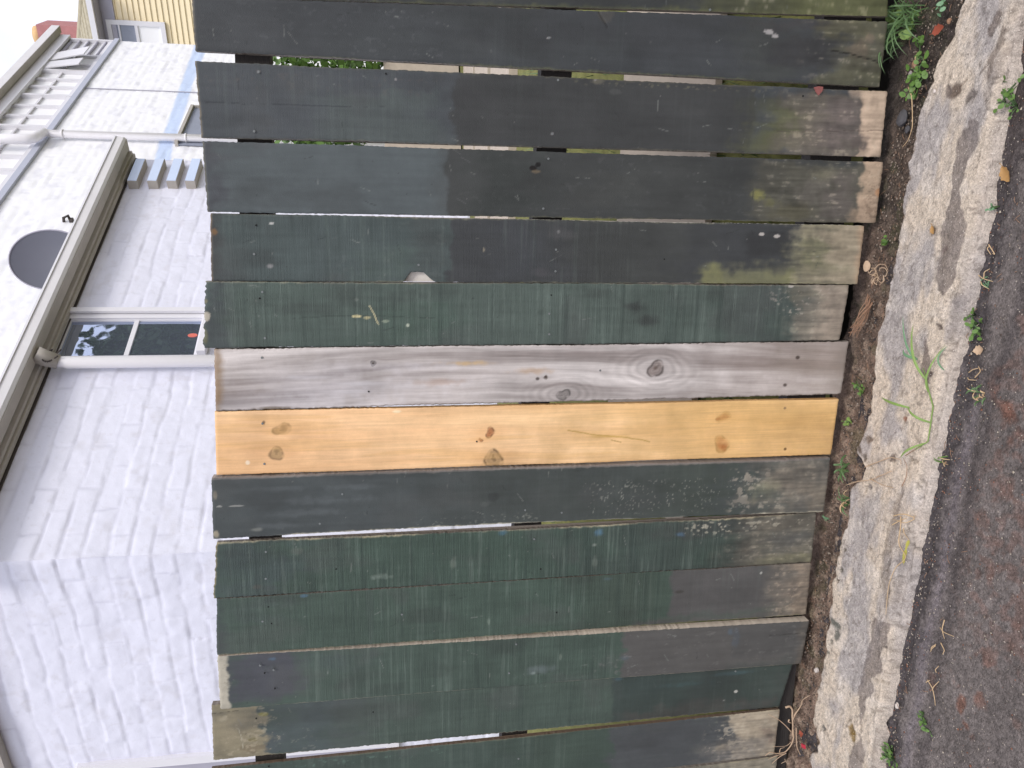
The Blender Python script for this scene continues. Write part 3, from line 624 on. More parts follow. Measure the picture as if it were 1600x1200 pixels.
# --- 6 grey
b = Board([(334, 546), (337, 642), (1315, 616), (1327, 534)], step=.0021, seed=7, yoff=(.002, .002), ragged=.0016)
wood(b, [(1024, 577, 14, 13, (140, 128, 122)), (880, 617, 11, 9, (136, 130, 126)), (583, 568, 5, 4, (112, 106, 102)), (853, 590, 4, 3, (110, 100, 92))], 30, ((130, 121, 117), (216, 209, 205)), (150, 142, 138), 500, 1.5)
b.band(330, 700, (206, 202, 206), .5, 50, 90, .2, 2, .2, .4); b.band(600, 900, (164, 146, 140), .3, 50, 60, .3, .8, .2, .3, 1)
b.spot(730, 568, 60, 6, (202, 170, 118), .6, .9, .5); b.spot(830, 580, 44, 7, (186, 156, 124), .55, .9, .5); b.spot(690, 598, 60, 8, (170, 140, 120), .4, .9); b.spot(1024, 575, 5, 5, (96, 82, 74), .7)
b.band(1100, 1500, (142, 128, 120), .55, 50, 90); b.band(1240, 1500, (150, 138, 126), .5, 50, 60)
for (x, y, r) in ((1247, 559, 5), (1227, 602, 5), (583, 568, 3.5), (853, 589, 3), (840, 592, 4)): b.spot(x, y, r, r * .8, (58, 46, 40), .85, .6, .5)
b.band(300, 346, (136, 112, 84), .75, 4, 4); b.lay(ss(2.5 * K, 0, (1 - b.f) * b.w + (b.N2 - .5) * .006), (70, 58, 44), .7); b.spot(425, 638, 40, 4, (92, 78, 56), .7, .8)
for (x, y) in ((560, 600), (480, 590), (540, 612)): b.spot(x, y, 60, 5, (196, 192, 194), .6, .9, .5)
b.streak(330, 1320, .55); b.finish('bare silver-grey weathered paling with round knots', 'grain', nails=[(938, 579, 1), (409, 559, 1), (576, 612, 0)])
# --- 7 yellow
b = Board([(335, 643.5), (338, 743), (1299, 710), (1311, 624)], step=.0021, seed=8, yoff=(.001, .001), ragged=.0008, topjag=.0006)
wood(b, [(440, 672, 15, 10, (158, 126, 80)), (432, 709, 13, 10, (150, 130, 88)), (766, 676, 9, 10, (168, 104, 66)), (751, 688, 5, 4, (160, 100, 60)), (771, 715, 17, 13, (172, 142, 104)), (1131, 652, 15, 10, (172, 116, 66)), (1128, 694, 13, 15, (172, 104, 56))], 16, ((214, 170, 122), (238, 200, 154)), (220, 166, 114), 520, .9)
b.band(300, 620, (236, 188, 146), .4, 60, 160); b.band(860, 1500, (204, 166, 104), .6, 60, 160); b.band(700, 1300, (222, 186, 116), .4, 40, 60, 0, .45, .1, .3)
b.line([(888, 672), (930, 680), (980, 684), (1015, 690)], 1.8, (172, 140, 74), .7, 0); b.spot(950, 682, 50, 4, (184, 150, 84), .6, .9, .3); b.line([(955, 688), (970, 691)], 1.5, (150, 118, 60), .7, 0)
b.lay(ss(.60, .72, fbm(b.X * 60, b.Z * 4, 533, 4)), (206, 164, 104), .3)
for (x, y) in ((412, 660), (1227, 638)): b.spot(x, y, 3, 3, (120, 100, 80), .8)
b.spot(387, 723, 4, 4, (242, 226, 200), .8, .4, .4); b.spot(1227, 702, 3, 3, (90, 66, 40), .9); b.spot(620, 643, 10, 3, (240, 226, 190), .7, .6, .5)
b.spot(1131, 652, 15, 8, (176, 122, 72), .6, .8); b.spot(1122, 655, 7, 4, (150, 98, 56), .6); b.spot(1128, 694, 13, 15, (180, 112, 64), .6, .8); b.spot(1132, 700, 7, 9, (152, 90, 48), .5)
b.spot(1150, 690, 50, 10, (226, 186, 128), .4, .9)
b.C = b.C * (1 + (fbm(b.X * 230, b.Z * 9, 540, 4) - .5) * .22)[..., None]; b.weather(1285, .35); b.side = lin((216, 172, 118)); b.S[:] = .45
b.finish('new unpainted yellow pine paling with paired brown knots', 'grain', nails=[(410, 662, 1), (413, 725, 1), (745, 690, 0)])

# --- 8
b = Board([(331, 746), (334, 841), (1286, 799.6), (1297, 715)], seed=9, yoff=(-.005, -.004), thick=.024, bow=(0, -4))
b.C[:] = lin((74, 82, 84)); b.band(620, 1200, (70, 77, 74), .9, 50, 120); b.band(1000, 1200, (72, 82, 74), .6, 40, 60)
for (x, y, rx, ry) in ((440, 762, 60, 7), (470, 800, 70, 8), (520, 780, 70, 9), (430, 820, 40, 6), (545, 760, 50, 6)): b.spot(x, y, rx, ry, (94, 102, 106), .6, .9, .6)
b.spot(400, 826, 12, 4, (140, 142, 136), .6, .8, .6); b.spot(370, 789, 14, 2, (176, 176, 172), .8, .5, .5); b.spot(343, 790, 5, 2, (180, 180, 176), .8); b.spot(337, 772, 4, 9, (150, 140, 120), .7, .6, .6); b.spot(338, 832, 5, 6, (170, 160, 140), .8, .6, .6)
b.spot(771, 776, 10, 9, (56, 60, 60), .6, .6, .4); b.spot(758, 786, 12, 6, (96, 102, 100), .5, .8)
b.flecks(640, 850, .78, 1.1, (150, 152, 142), .72, 130, .5); b.flecks(900, 1210, .25, .95, (160, 160, 152), .70, 100, .75, 3, .7); b.flecks(1130, 1300, .1, 1, (172, 162, 150), .56, 60, .75, 5)
b.band(1170, 1500, (112, 108, 98), .75, 26, 40); b.band(1200, 1500, (144, 132, 118), .55, 40, 30, .0, 1); b.band(1225, 1270, (92, 94, 92), .6, 20, 14, .7, 1.1); b.spot(1190, 765, 40, 22, (132, 132, 108), .45, .9, .6)
b.lay(ss(3.6 * K, 2.2 * K, b.f * b.w + (b.N2 - .5) * .003), (128, 120, 116), .9); b.edgewear((196, 190, 170), .8, 'l', 3); b.side = lin((150, 140, 132)); b.streak(600, 1200, .12)
b.weather(1160); b.finish('smooth charcoal green paling flaking to bare wood near its foot, left of the yellow board', nails=[(500, 817, 1), (535, 771, 1), (820, 796, 1), (877, 800, 1)])
# --- 9
b = Board([(338, 848), (333, 936), (1268.5, 879), (1276.6, 802)], seed=10, yoff=(.003, .003), thick=.010, bow=(4, 0), ragged=.0018, topjag=.003)
b.C[:] = lin((66, 88, 77)); b.band(300, 470, (66, 80, 82), .8, 40, 60); b.band(880, 1180, (66, 78, 74), .7, 50, 80); b.band(1000, 1500, (72, 72, 72), .6, 40, 60, 0, .4)
b.spot(786, 832, 12, 8, (70, 116, 136), .75, .8, .3); b.spot(937, 833, 11, 9, (74, 116, 142), .8, .8, .3); b.spot(1064, 836, 12, 7, (76, 110, 140), .65, .8, .3)
b.band(1135, 1500, (100, 96, 88), .75, 24, 24); b.band(1170, 1500, (128, 120, 106), .7, 40, 24); b.flecks(1060, 1290, 0, .35, (188, 182, 166), .56, 80, .85, 1); b.flecks(1130, 1290, .3, 1, (164, 156, 142), .58, 70, .6, 4)
b.band(1190, 1260, (78, 80, 80), .6, 24, 14, .3, .7); b.band(1180, 1290, (116, 114, 86), .6, 24, 24, .75, 2)
b.spot(465, 862, 12, 8, (104, 112, 104), .5, .7, .5); b.spot(596, 902, 14, 6, (116, 132, 122), .7, .6, .8); b.spot(710, 880, 6, 12, (120, 132, 120), .5, .7, .6); b.spot(930, 880, 5, 14, (120, 132, 122), .5, .7, .6)
b.spot(403, 918, 10, 5, (92, 88, 80), .6, .6, .5); b.spot(930, 852, 6, 5, (150, 156, 150), .5)
b.edgewear((176, 166, 140), .85, 'u', 3.4); b.streak(335, 1150, 1.0); b.toprim((150, 136, 96), .8)
b.weather(1120); b.finish('deep green brushed paling with three faint blue spots along its edge', nails=[(415, 863, 1), (415, 905, 1), (835, 843, 1), (845, 890, 0), (525, 890, 0)])
# --- 10
b = Board([(338, 937), (338, 1025), (1261, 961), (1268.5, 880.5)], seed=11, yoff=(.003, .004))
b.C[:] = lin((69, 90, 79)); b.band(300, 352, (60, 68, 70), .8, 12, 12); b.band(360, 460, (72, 82, 84), .5, 30, 40, 0, .5); b.band(900, 1050, (66, 80, 70), .8, 20, 60)
b.band(1045, 1500, (88, 86, 86), .98, 7, 3, -1, .93); b.band(985, 1500, (88, 86, 85), .9, 10, 5, .86, 2); b.spot(1062, 926, 11, 4, (66, 62, 58), .8, .6, .6); b.spot(950, 906, 12, 4, (84, 108, 120), .5, .9)
b.band(1100, 1200, (80, 80, 80), .6, 30, 30, .2, .8); b.band(1192, 1500, (118, 110, 100), .85, 12, 14); b.band(1215, 1500, (146, 130, 114), .6, 30, 20); b.spot(1240, 925, 20, 22, (104, 96, 90), .6, .8); b.flecks(1190, 1260, .0, 1, (160, 146, 130), .62, 90, .6)
b.spot(764, 973, 3.5, 9, (116, 132, 120), .7, .5, .4); b.spot(475, 932, 8, 3, (84, 128, 160), .7, .6, .4); b.spot(1190, 896, 2.6, 2.6, (206, 206, 200), .9)
b.edgewear((150, 150, 116), .6, 'l', 2); b.streak(345, 1050, .8); b.streak(1050, 1200, .2)
b.weather(1190); b.finish('green paling whose lower part turns flat grey, without blue marks', nails=[(419, 949, 0), (410, 972, 1), (424, 975, 0), (628, 961, 1), (870, 958, 0)])
# --- 11
b = Board([(339, 1027), (344, 1109.5), (1248, 1033), (1261, 967)], seed=12, yoff=(.002, -.012), thick=.026)
b.C[:] = lin((70, 90, 80)); b.band(346, 470, (74, 76, 86), .95, 20, 18, -1, .9); b.band(460, 600, (72, 84, 86), .5, 30, 40, 0, .4); b.spot(425, 1030, 10, 5, (78, 110, 140), .7, .8)
b.band(300, 357, (186, 180, 166), 1, 5, 2); b.flecks(335, 360, 0, 1, (120, 112, 100), .55, 120, .6)
b.band(966, 1500, (90, 88, 87), .97, 8, 4); b.spot(975, 1026, 14, 8, (80, 98, 108), .6, .9); b.spot(845, 1045, 34, 12, (110, 124, 126), .6, .95, .5); b.spot(833, 1050, 8, 4, (140, 150, 150), .6, .9)
b.spot(1148, 994, 9, 20, (82, 112, 142), .8, .6, .25); b.spot(1139, 985, 8, 10, (84, 104, 122), .6, .8); b.band(1137, 1235, (84, 84, 84), .8, 3, 2, .0, .85); b.band(1135, 1240, (96, 94, 92), .8, 3, 2, .75, 2); b.band(1132, 1250, (76, 82, 80), .7, 6, 4, .82, 2)
b.line([(1200, 990), (1240, 987), (1262, 986)], 1, (54, 52, 50), .7); b.spot(875, 1025, 3, 8, (110, 124, 112), .7, .4, .3)
b.band(1238, 1500, (118, 108, 98), .7, 5, 5); b.flecks(900, 1240, 0, 1, (124, 122, 120), .74, 80, .5); b.side = lin((196, 184, 168)); b.streak(465, 968, .8)
b.edgewear((160, 150, 132), .5, 'l', 1.6)
b.weather(1225); b.finish('green paling with a bare cream top end and one blue smear low down', nails=[(407, 1038, 1), (414, 1050, 0), (430, 1074, 0), (428, 1045, 1), (806, 1005, 1), (795, 1050, 1), (1186, 982, 1), (1188, 1020, 1), (1012, 1025, 1)])
# --- 12
b = Board([(330, 1104), (333, 1190), (1219, 1106), (1241, 1036)], seed=13, yoff=(.004, .004), ragged=.002)
b.C[:] = lin((72, 90, 81)); b.band(380, 560, (76, 88, 92), .9, 40, 70); b.band(380, 445, (80, 88, 96), .6, 20, 20, .55, 1.1)
b.band(300, 412, (138, 130, 108), 1, 14, 4, -1, 2, .1); b.band(300, 380, (150, 140, 118), .5, 30, 20, .2, .8); b.band(300, 360, (112, 104, 84), .5, 20, 20, .65, 1.1); b.spot(412, 1118, 10, 5, (150, 144, 60), .8, .5, .5); b.spot(400, 1170, 24, 10, (128, 116, 92), .9, .5, .8); b.spot(396, 1158, 12, 5, (120, 110, 60), .7, .6, .6); b.spot(350, 1125, 12, 8, (168, 160, 140), .6, .7, .8)
b.flecks(330, 440, 0, 1, (176, 166, 146), .66, 80, .6); b.line([(372, 1140), (377, 1155), (380, 1172)], 1, (176, 170, 154), .7, 0); b.line([(332, 1117), (372, 1112)], .9, (80, 70, 56), .7, .0008)
b.flecks(420, 500, .5, 1, (150, 150, 136), .78, 90, .4, 8)
b.band(954, 1500, (60, 74, 70), 1, 5, 3); b.band(960, 1140, (58, 78, 80), .6, 20, 20, 0, .45, .1, .25); b.spot(968, 1062, 12, 6, (72, 104, 116), .6, .8); b.spot(1150, 1053, 50, 6, (70, 102, 110), .5, .9); b.spot(1080, 1070, 60, 8, (62, 92, 94), .5, .9)
b.band(955, 1220, (80, 76, 72), .6, 20, 20, .75, 2); b.band(1180, 1500, (80, 88, 84), .5, 20, 30, .2, .8)
b.spot(1151, 1082, 4, 3, (210, 208, 202), .95, .3, .2); b.spot(1132, 1096, 3, 2, (150, 150, 146), .8); b.edgewear((158, 148, 124), .7, 'l', 2.4); b.streak(560, 955, .6); b.streak(955, 1200, .2)
b.finish('green paling with a lichen-stained olive top end and very dark foot', nails=[(1150, 1050, 1), (400, 1124, 0), (583, 1114, 0), (842, 1170, 0)])
# --- 13
b = Board([(330, 1202), (334, 1290), (1209, 1179), (1218, 1108)], seed=14, yoff=(.001, -.002), thick=.009, bow=(1.5, 0))
b.C[:] = lin((66, 84, 76)); b.band(780, 960, (66, 84, 72), .5, 30, 50); b.band(948, 1500, (78, 82, 86), .95, 14, 6); b.band(990, 1100, (72, 76, 80), .6, 30, 30)
b.band(1130, 1500, (170, 158, 140), .95, 26, 12, -1, 2, .15); b.band(1090, 1200, (120, 116, 112), .7, 30, 30, .5, 1.2); b.band(1185, 1215, (120, 104, 96), .6, 14, 8, .2, .8); b.flecks(1090, 1215, .1, 1, (176, 166, 150), .6, 70, .6)
b.side = lin((104, 88, 74)); b.flecks(340, 700, 0, .2, (112, 150, 136), .66, 120, .6); b.streak(400, 950, .4); b.edgewear((150, 142, 110), .4)
b.weather(1100); b.finish('dark green paling with a pale scraped patch above its foot, second from the left edge', nails=[(810, 1185, 1), (420, 1197, 0)])
# --- 14
b = Board([(340, 1296), (342, 1380), (1206, 1262), (1216, 1183)], seed=15, yoff=(.003, .003))
b.C[:] = lin((76, 84, 82)); b.band(1000, 1500, (120, 116, 102), .9, 40, 60, -1, 2); b.band(1120, 1500, (150, 142, 128), .7, 40, 30); b.edgewear((160, 150, 118), .6, 'u'); b.flecks(1000, 1215, 0, 1, (166, 156, 140), .6, 70, .5)
b.weather(1000); b.finish('olive-grey weathered paling at the left end of the row')

# rails and a post behind the palings (they run with the slope of the fence)
def rail(xa0, xb0, y0, xa1, xb1, y1, name='rail'):
    A = onY(xa0, y0, .026); B = onY(xb0, y0, .026); Cc = onY(xa1, y1, .026); Dd = onY(xb1, y1, .026)
    t0 = A[2]; sl = (Cc[2] - A[2]) / (Cc[0] - A[0]); th = A[2] - B[2]
    x0, x1 = -2.3, 1.2
    mb = MB()
    mb.prism([(x0, .026, t0 + sl * (x0 - A[0])), (x1, .026, t0 + sl * (x1 - A[0])), (x1, .026, t0 + sl * (x1 - A[0]) - th), (x0, .026, t0 + sl * (x0 - A[0]) - th)], (0, .045, 0))
    mb.build(name, M['rail'], fence)
rail(367, 422, 90, 389, 440, 842); rail(838, 885, 240, 803, 850, 830); rail(1266, 1330, 248, 1205, 1260, 880)
MB().box((-2.15, .072, 0.0), (.09, 0, 0), (0, .09, 0), (0, 0, 1.62)).build('post', M['rail'], fence)
MB().box((0.62, .072, -.05), (.09, 0, 0), (0, .09, 0), (0, 0, 1.62)).build('post', M['rail'], fence)

# ================================================================== NEAR WHITE BRICK HOUSE
H0 = np.array([-1.393, 1.177, 0.0])               # its outer corner
a = az(31.85); nA = np.array([a[1], -a[0], 0]); bdir = az(-75.4); nB = np.array([bdir[1], -bdir[0], 0])
if nB @ (EYE - H0) < 0: nB = -nB
def Apt(s, z, off=0.0): return H0 + a * s + nA * off + np.array([0, 0, z])
def Bpt(s, z, off=0.0): return H0 + bdir * s + nB * off + np.array([0, 0, z])
def Apx(x, y, off=0.0):
    p = onplane(x, y, H0 + nA * off, nA); return (p - H0) @ a, p[2]
def Bpx(x, y, off=0.0):
    p = onplane(x, y, H0 + nB * off, nB); return (p - H0) @ bdir, p[2]
house = empty('brick_house', (H0[0], H0[1], .77), 'low white painted brick house with gutter and sash window just behind the fence', 'house')
def brick_relief(S, Z, seed, L=.235, Hh=.086, dep=.0034):
    Zw = Z + (fbm(S * 3.5, Z * 3.5, seed + 9, 4) - .5) * .030; Sw = S + (fbm(S * 8, Z * 8, seed + 8, 4) - .5) * .035
    row = np.floor(Zw / Hh); fz = Zw / Hh - row; sh = (row % 2) * .5 + .13 * vn(row * 3.1, 0 * row, seed)
    cs = Sw / L + sh; cI = np.floor(cs); fs = cs - cI
    dz = np.minimum(fz, 1 - fz) * Hh; ds = np.minimum(fs, 1 - fs) * L
    jz = vn(S * 9, row * 7.7, seed + 1) * .6 + .4 * fbm(S * 30, Z * 30, seed + 12, 3); js = vn(cI * 5.1, row * 3.3, seed + 2)
    rz = np.exp(-(dz / .0085) ** 2) * ss(.15, .75, jz); rs = np.exp(-(ds / .007) ** 2) * ss(.35, .75, js) * .8
    bump = (vn(cI * 1.7 + .3, row * 2.9, seed + 3) - .5) * .005 * ss(0, .012, dz) * ss(0, .02, ds)
    tilt = ((fz - .5) * (vn(cI * 4.1, row * 1.3, seed + 5) - .5) * .007 + (fs - .5) * (vn(cI * 2.2, row * 5.3, seed + 7) - .5) * .007) * ss(0, .01, dz)
    lump = (fbm(S * 22, Z * 22, seed + 4, 4) - .5) * .005 + (fbm(S * 5, Z * 5, seed + 6, 3) - .5) * .008
    return -dep * np.maximum(rz, rs) + bump + tilt + lump, np.maximum(rz, rs)
gs0, gz1 = Apx(315, 503)[0], Apx(90, 490)[1]
wS0, wS1 = Apx(190, 556, 0)[0] - .06, Apx(90, 490, 0)[0]      # casing extents along the wall
wZ0, wZ1 = Apx(322, 503, 0)[1], 1.30 + 1.64
ztop = 2.96
def wallgrid(mb, fn, s0, s1, z0, z1, step, seed, hole=None, nn=None):
    S, Z = np.meshgrid(np.arange(s0, s1 + step * .5, step), np.arange(z0, z1 + step * .5, step), indexing='ij')
    h, j = brick_relief(S, Z, seed); h = h * ss(s0, s0 + .012, S) if seed == 601 or seed == 602 else h
    P = np.stack([fn(0, 0)[k] + 0 * S for k in range(3)], -1)
    e = fn(1, 0) - fn(0, 0)
    P = P + e * S[..., None] + np.array([0, 0, 1.0]) * Z[..., None] + nn * h[..., None]
    W_ = lin((228, 229, 243)); C_ = np.ones(S.shape + (3,)) * W_
    C_ = C_ + (lin((196, 196, 212)) - C_) * (j * .6 * ss(.3, .6, fbm(S * 9, Z * 9, seed + 20, 3)))[..., None]  # joint dirt, deepened to paint the thin shadows in the joints
    gr = ss(.62, .8, fbm(S * 14, Z * 14, seed + 21, 5)) * .35 + ss(.72, .78, fbm(S * 50, Z * 50, seed + 22, 3)) * .25; C_ = C_ + (lin((206, 204, 212)) - C_) * gr[..., None]
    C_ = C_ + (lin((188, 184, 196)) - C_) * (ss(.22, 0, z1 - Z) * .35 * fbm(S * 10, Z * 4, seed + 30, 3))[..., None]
    keep = None
    if hole:
        sc, zc = (S[:-1, :-1] + S[1:, 1:]) / 2, (Z[:-1, :-1] + Z[1:, 1:]) / 2
        keep = ~((sc > hole[0]) & (sc < hole[1]) & (zc > hole[2]) & (zc < hole[3]))
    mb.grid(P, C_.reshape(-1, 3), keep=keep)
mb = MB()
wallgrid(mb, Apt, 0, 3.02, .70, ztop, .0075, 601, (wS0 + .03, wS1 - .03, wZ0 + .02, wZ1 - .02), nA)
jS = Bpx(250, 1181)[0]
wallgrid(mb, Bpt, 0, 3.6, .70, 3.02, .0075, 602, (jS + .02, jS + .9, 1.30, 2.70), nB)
# end wall beyond the toothing, and the far sides, so the house is closed
endv = -nA * 1.18
mb.poly([Apt(3.02, .7), Apt(3.02, .7) + endv, Apt(3.02, ztop) + endv, Apt(3.02, ztop)], lin((231, 231, 240)))
mb.poly([Bpt(3.6, .7), Bpt(3.6, ztop), Bpt(3.6, ztop) - nB * 3, Bpt(3.6, .7) - nB * 3], lin((231, 231, 240)))
mb.build('wall', M['white_brick'], house)
# roof: low lean-to planes inside the gutter line
rb = MB()
c0 = H0 + np.array([0, 0, 2.955]) - nA * .02; e1 = Apt(2.9, 2.925, -.02); e2 = Bpt(3.6, 3.02, -.02)
rb.prism([c0, e1, e1 + endv + np.array([0, 0, .12]), e2 - nB * 3.2 + np.array([0, 0, .12]), e2], (0, 0, .015)); rb.build('roof', M['soffit'], house)
# eave: gutter and fascia round both faces with a mitre at the corner
def mitre(off):
    # point offset from both faces
    A_ = np.array([nA[:2], nB[:2]]); r = np.linalg.solve(A_, [off, off]); return H0 + np.array([r[0], r[1], 0])
def eave(prof, name, mat, sA, s0=-.12, parent=None):
    """closed section (off, z) swept along the long face"""
    m = MB(); m.prism([Apt(s0, z, off) for off, z in prof], a * (sA - s0)); return m.build(name, mat, parent or house)
zA = 1.30
og = .17
zt = Apx(120, 340, og)[1]; zb = zt - .062; sEnd = Apx(195, 213, og)[0]
eave([(og, zt), (og - .004, zb + .012), (og - .016, zb), (og - .085, zb), (og - .095, zb + .01), (og - .095, zt - .01), (og - .09, zt - .01), (og - .085, zb + .014), (og - .018, zb + .010), (og - .012, zt)], 'gutter', M['gutter'], sEnd)
eave([(og + .006, zt + .003), (og + .006, zt - .007), (og + .0005, zt - .007), (og + .0005, zt + .003)], 'gutter_lip', M['white'], sEnd)
eave([(og - .020, zb - .0005), (og - .082, zb - .0005), (og - .082, zb - .003), (og - .020, zb - .003)], 'gutter_underside_shade', M['soffit'], sEnd - .003)  # darker strip paints the shade beneath the gutter
eave([(og - .105, zt - .02), (og - .105, zb - .012), (og - .125, zb - .012), (og - .125, zt - .02)], 'fascia', M['soffit'], sEnd + .01)
eave([(.046, zb + .035), (.040, zb - .022), (.016, zb - .022), (.010, zb + .035)], 'eave_moulding', M['soffit'], sEnd + .02)
eave([(.0098, zb + .05), (.0098, zb - .030), (.004, zb - .030), (.004, zb + .05)], 'shade_strip', M['grime'], sEnd + .02)  # dark strip painting the shade between moulding and wall
MB().poly([Apt(sEnd, zt - .002, og - .005), Apt(sEnd, zt - .002, .0), Apt(sEnd, zb, .03), Apt(sEnd, zb - .003, og - .016)]).build('gutter_end', M['gutter'], house)
m = MB(); m.box(Bpt(.0, 2.99, .004), bdir * 3.7, (0, 0, .14), nB * .05); m.build('fascia', M['soffit'], house)
# downpipe with its offset bend under the gutter
ps, pz = Apx(200, 565, .06)
dp = MB(); dp.tube([Apt(ps, .70, .06), Apt(ps, zb - .12, .06), Apt(ps, zb - .06, .07), Apt(ps, zb - .01, .11)], .030, 16)
dpo = dp.build('downpipe', M['pvc'], house)
q = Apt(ps, zb - .03, .10)
MB().tube([Apt(ps, zb - .085, .065), Apt(ps, zb - .03, .09), Apt(ps, zb + .0, .115)], [.034, .040, .040], 14).build('pipe_collar', M['soffit'], dpo)
r_ = MB(); 
for k in range(14):
    t = random.random() * 6.28; r_.tube([Apt(ps + .03 * math.cos(t), zb - .05 + .02 * math.sin(t), .09), Apt(ps + .045 * math.cos(t + .4), zb - .07 + .035 * math.sin(t), .11)], .004, 5)
r_.build('grime', M['grime'], dpo)
MB().tube([Apt(ps, 1.9, .06), Apt(ps, 1.915, .06)], .035, 14).build('bracket', M['pvc'], dpo)

# sash window
win = MB()
cw = .075
def Abox(m, s0, s1, z0, z1, o0, o1): return m.box(Apt(s0, z0, o0), a * (s1 - s0), (0, 0, z1 - z0), nA * (o1 - o0))
Abox(win, wS1 - .05, wS1, wZ0, wZ1, -.03, .012); Abox(win, wS0, wS0 + cw * .45, wZ0, wZ1, -.03, .012)
Abox(win, wS0 + cw * .45, wS1 - .05, wZ0, wZ0 + .02, -.03, .011); Abox(win, wS0 + cw * .45, wS1 - .05, wZ1 - .05, wZ1, -.03, .011)
Abox(win, wS1 - .02, wS1 + .012, wZ0, wZ1, .018, .032)
wo_ = win.build('window', M['white'], house)
gz0 = Apx(313, 540, -.01)[1]; gzm = Apx(206, 530, -.01)[1]; gzt = Apx(102, 530, -.01)[1]
fr = MB(); gs1 = Apx(205, 503, -.01)[0]; gsa = wS0 + cw * .5
Abox(fr, gsa, gs1, gzm - .011, gzm + .011, -.02, -.002); Abox(fr, gsa, gs1, gzt, wZ1 - .04, -.02, .004)
Abox(fr, gs1, wS1 - .03, wZ0 + .02, gzt + .03, -.02, .0); Abox(fr, gsa, gs1, wZ0 - .01, gz0, -.02, -.001)
fr.build('sash', M['white'], wo_)
Abox(MB(), gsa, gs1, gzm, gzt, -.014, -.010).build('pane', M['glass'], wo_); Abox(MB(), gsa, gs1, gz0, gzm - .002, -.014, -.009).build('pane', M['glass'], wo_)
sk = Abox(MB(), gsa, wS1 - .02, wZ0 - .04, wZ0, .0, .05); sk.build('sill', M['white'], wo_)
rs, rz = Apx(301, 524, -.008); ang = np.linspace(0, 6.28, 13)[:-1]
MB().prism([Apt(rs + .014 * math.cos(t), rz + .024 * math.sin(t), -.0085) for t in ang], nA * .002).build('red_spot', M['coral'], wo_)  # red spot in the glass, added as a flat disc on the pane

# white casing at the left edge of the photograph
cs = MB(); 
def Bbox(m, s0, s1, z0, z1, o0, o1): return m.box(Bpt(s0, z0, o0), bdir * (s1 - s0), (0, 0, z1 - z0), nB * (o1 - o0))
Bbox(cs, jS, jS + .05, 1.28, 2.72, -.04, .02); Bbox(cs, jS + .05, jS + .87, 2.64, 2.72, -.04, .02); Bbox(cs, jS + .05, jS + .87, 1.28, 1.34, -.04, .03); Bbox(cs, jS + .87, jS + .92, 1.28, 2.72, -.04, .02)
cso = cs.build('window', M['white'], house); Bbox(MB(), jS + .05, jS + .87, 1.34, 2.64, -.035, -.02).build('pane', M['pane_grey'], cso)

# toothed bricks at the far end of the wall, pale blue skylit shade painted on their faces
for i, x in enumerate((213, 243, 272, 300)):
    s1, z1 = Apx(x, 249, .05); z0 = Apx(x + 15, 249, .05)[1]; s0 = Apx(x - 6, 284, .05)[0]
    o = MB(); o.box(Apt(s0, z0, -.02), a * (s1 - s0), (0, 0, z1 - z0), nA * .075); ob = o.build('projecting_brick', M['soffit'], house)
    MB().box(Apt(s0 + .003, z0 + .003, .055), a * (s1 - s0 - .006), (0, 0, z1 - z0 - .004), nA * .003).build('shade_tinted_face', M['blue'], ob)

# ================================================================== TALLER WHITE HOUSE BEHIND
a2 = az(27.8); n2v = np.array([a2[1], -a2[0], 0]); d_ = ray(100, 300); P2 = EYE + d_ * (7.5 / math.hypot(d_[0], d_[1])); P2[2] = 0
def Cpt(s, z, off=0.0): return P2 + a2 * s + n2v * off + np.array([0, 0, z])
def Cpx(x, y, off=0.0):
    p = onplane(x, y, P2 + n2v * off, n2v); return (p - P2) @ a2, p[2]
tall = empty('upper_house', tuple(Cpt(3.88, .77)), 'taller white brick house with glazed upper verandah rising behind the gutter', 'house')
s_end = Cpx(190, 64)[0]; z_fl = Cpx(130, 141)[1]
mb = MB(); S, Z = np.meshgrid(np.arange(-4, s_end, .02), np.arange(.7, z_fl, .02), indexing='ij'); S = np.minimum(S / S.max(), 1) * s_end if False else S
h, j = brick_relief(S, Z, 640, L=.235, Hh=.086, dep=.006); Wc = np.ones(S.shape + (3,)) * lin((250, 250, 253)); Wc = Wc + (lin((214, 214, 226)) - Wc) * (ss(.6, .75, fbm(S * 8, Z * 14, 650, 4)) * .4 + j * .25)[..., None]  # stronger light on this wall is put into its whiter colour
# narrow band of bluish skylit shade painted across the wall
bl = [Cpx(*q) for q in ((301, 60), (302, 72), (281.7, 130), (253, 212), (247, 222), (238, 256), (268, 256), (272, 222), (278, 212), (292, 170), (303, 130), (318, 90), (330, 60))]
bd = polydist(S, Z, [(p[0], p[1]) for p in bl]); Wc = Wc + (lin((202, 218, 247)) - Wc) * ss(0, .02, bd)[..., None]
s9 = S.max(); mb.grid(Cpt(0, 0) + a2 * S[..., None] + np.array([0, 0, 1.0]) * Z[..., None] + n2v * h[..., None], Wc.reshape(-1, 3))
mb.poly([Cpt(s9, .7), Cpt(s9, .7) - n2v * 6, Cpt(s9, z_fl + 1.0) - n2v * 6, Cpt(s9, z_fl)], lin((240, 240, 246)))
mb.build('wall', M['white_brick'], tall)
jn = Cpx(160, 140)[0]
MB().box(Cpt(jn, 1.5, .004), a2 * .012, (0, 0, z_fl - 1.5), n2v * .006).build('joint_strip', M['pane_grey'], tall)
def Cbox(m, s0, s1, z0, z1, o0, o1): return m.box(Cpt(s0, z0, o0), a2 * (s1 - s0), (0, 0, z1 - z0), n2v * (o1 - o0))
Cbox(MB(), -4, s9 + .01, z_fl - .01, z_fl + .045, -.02, .03).build('flashing', M['flashing'], tall)
z_ev = Cpx(83, 60, 0)[1]                              # soffit line at the verandah face
sp0 = s9 - .02
ver = MB()
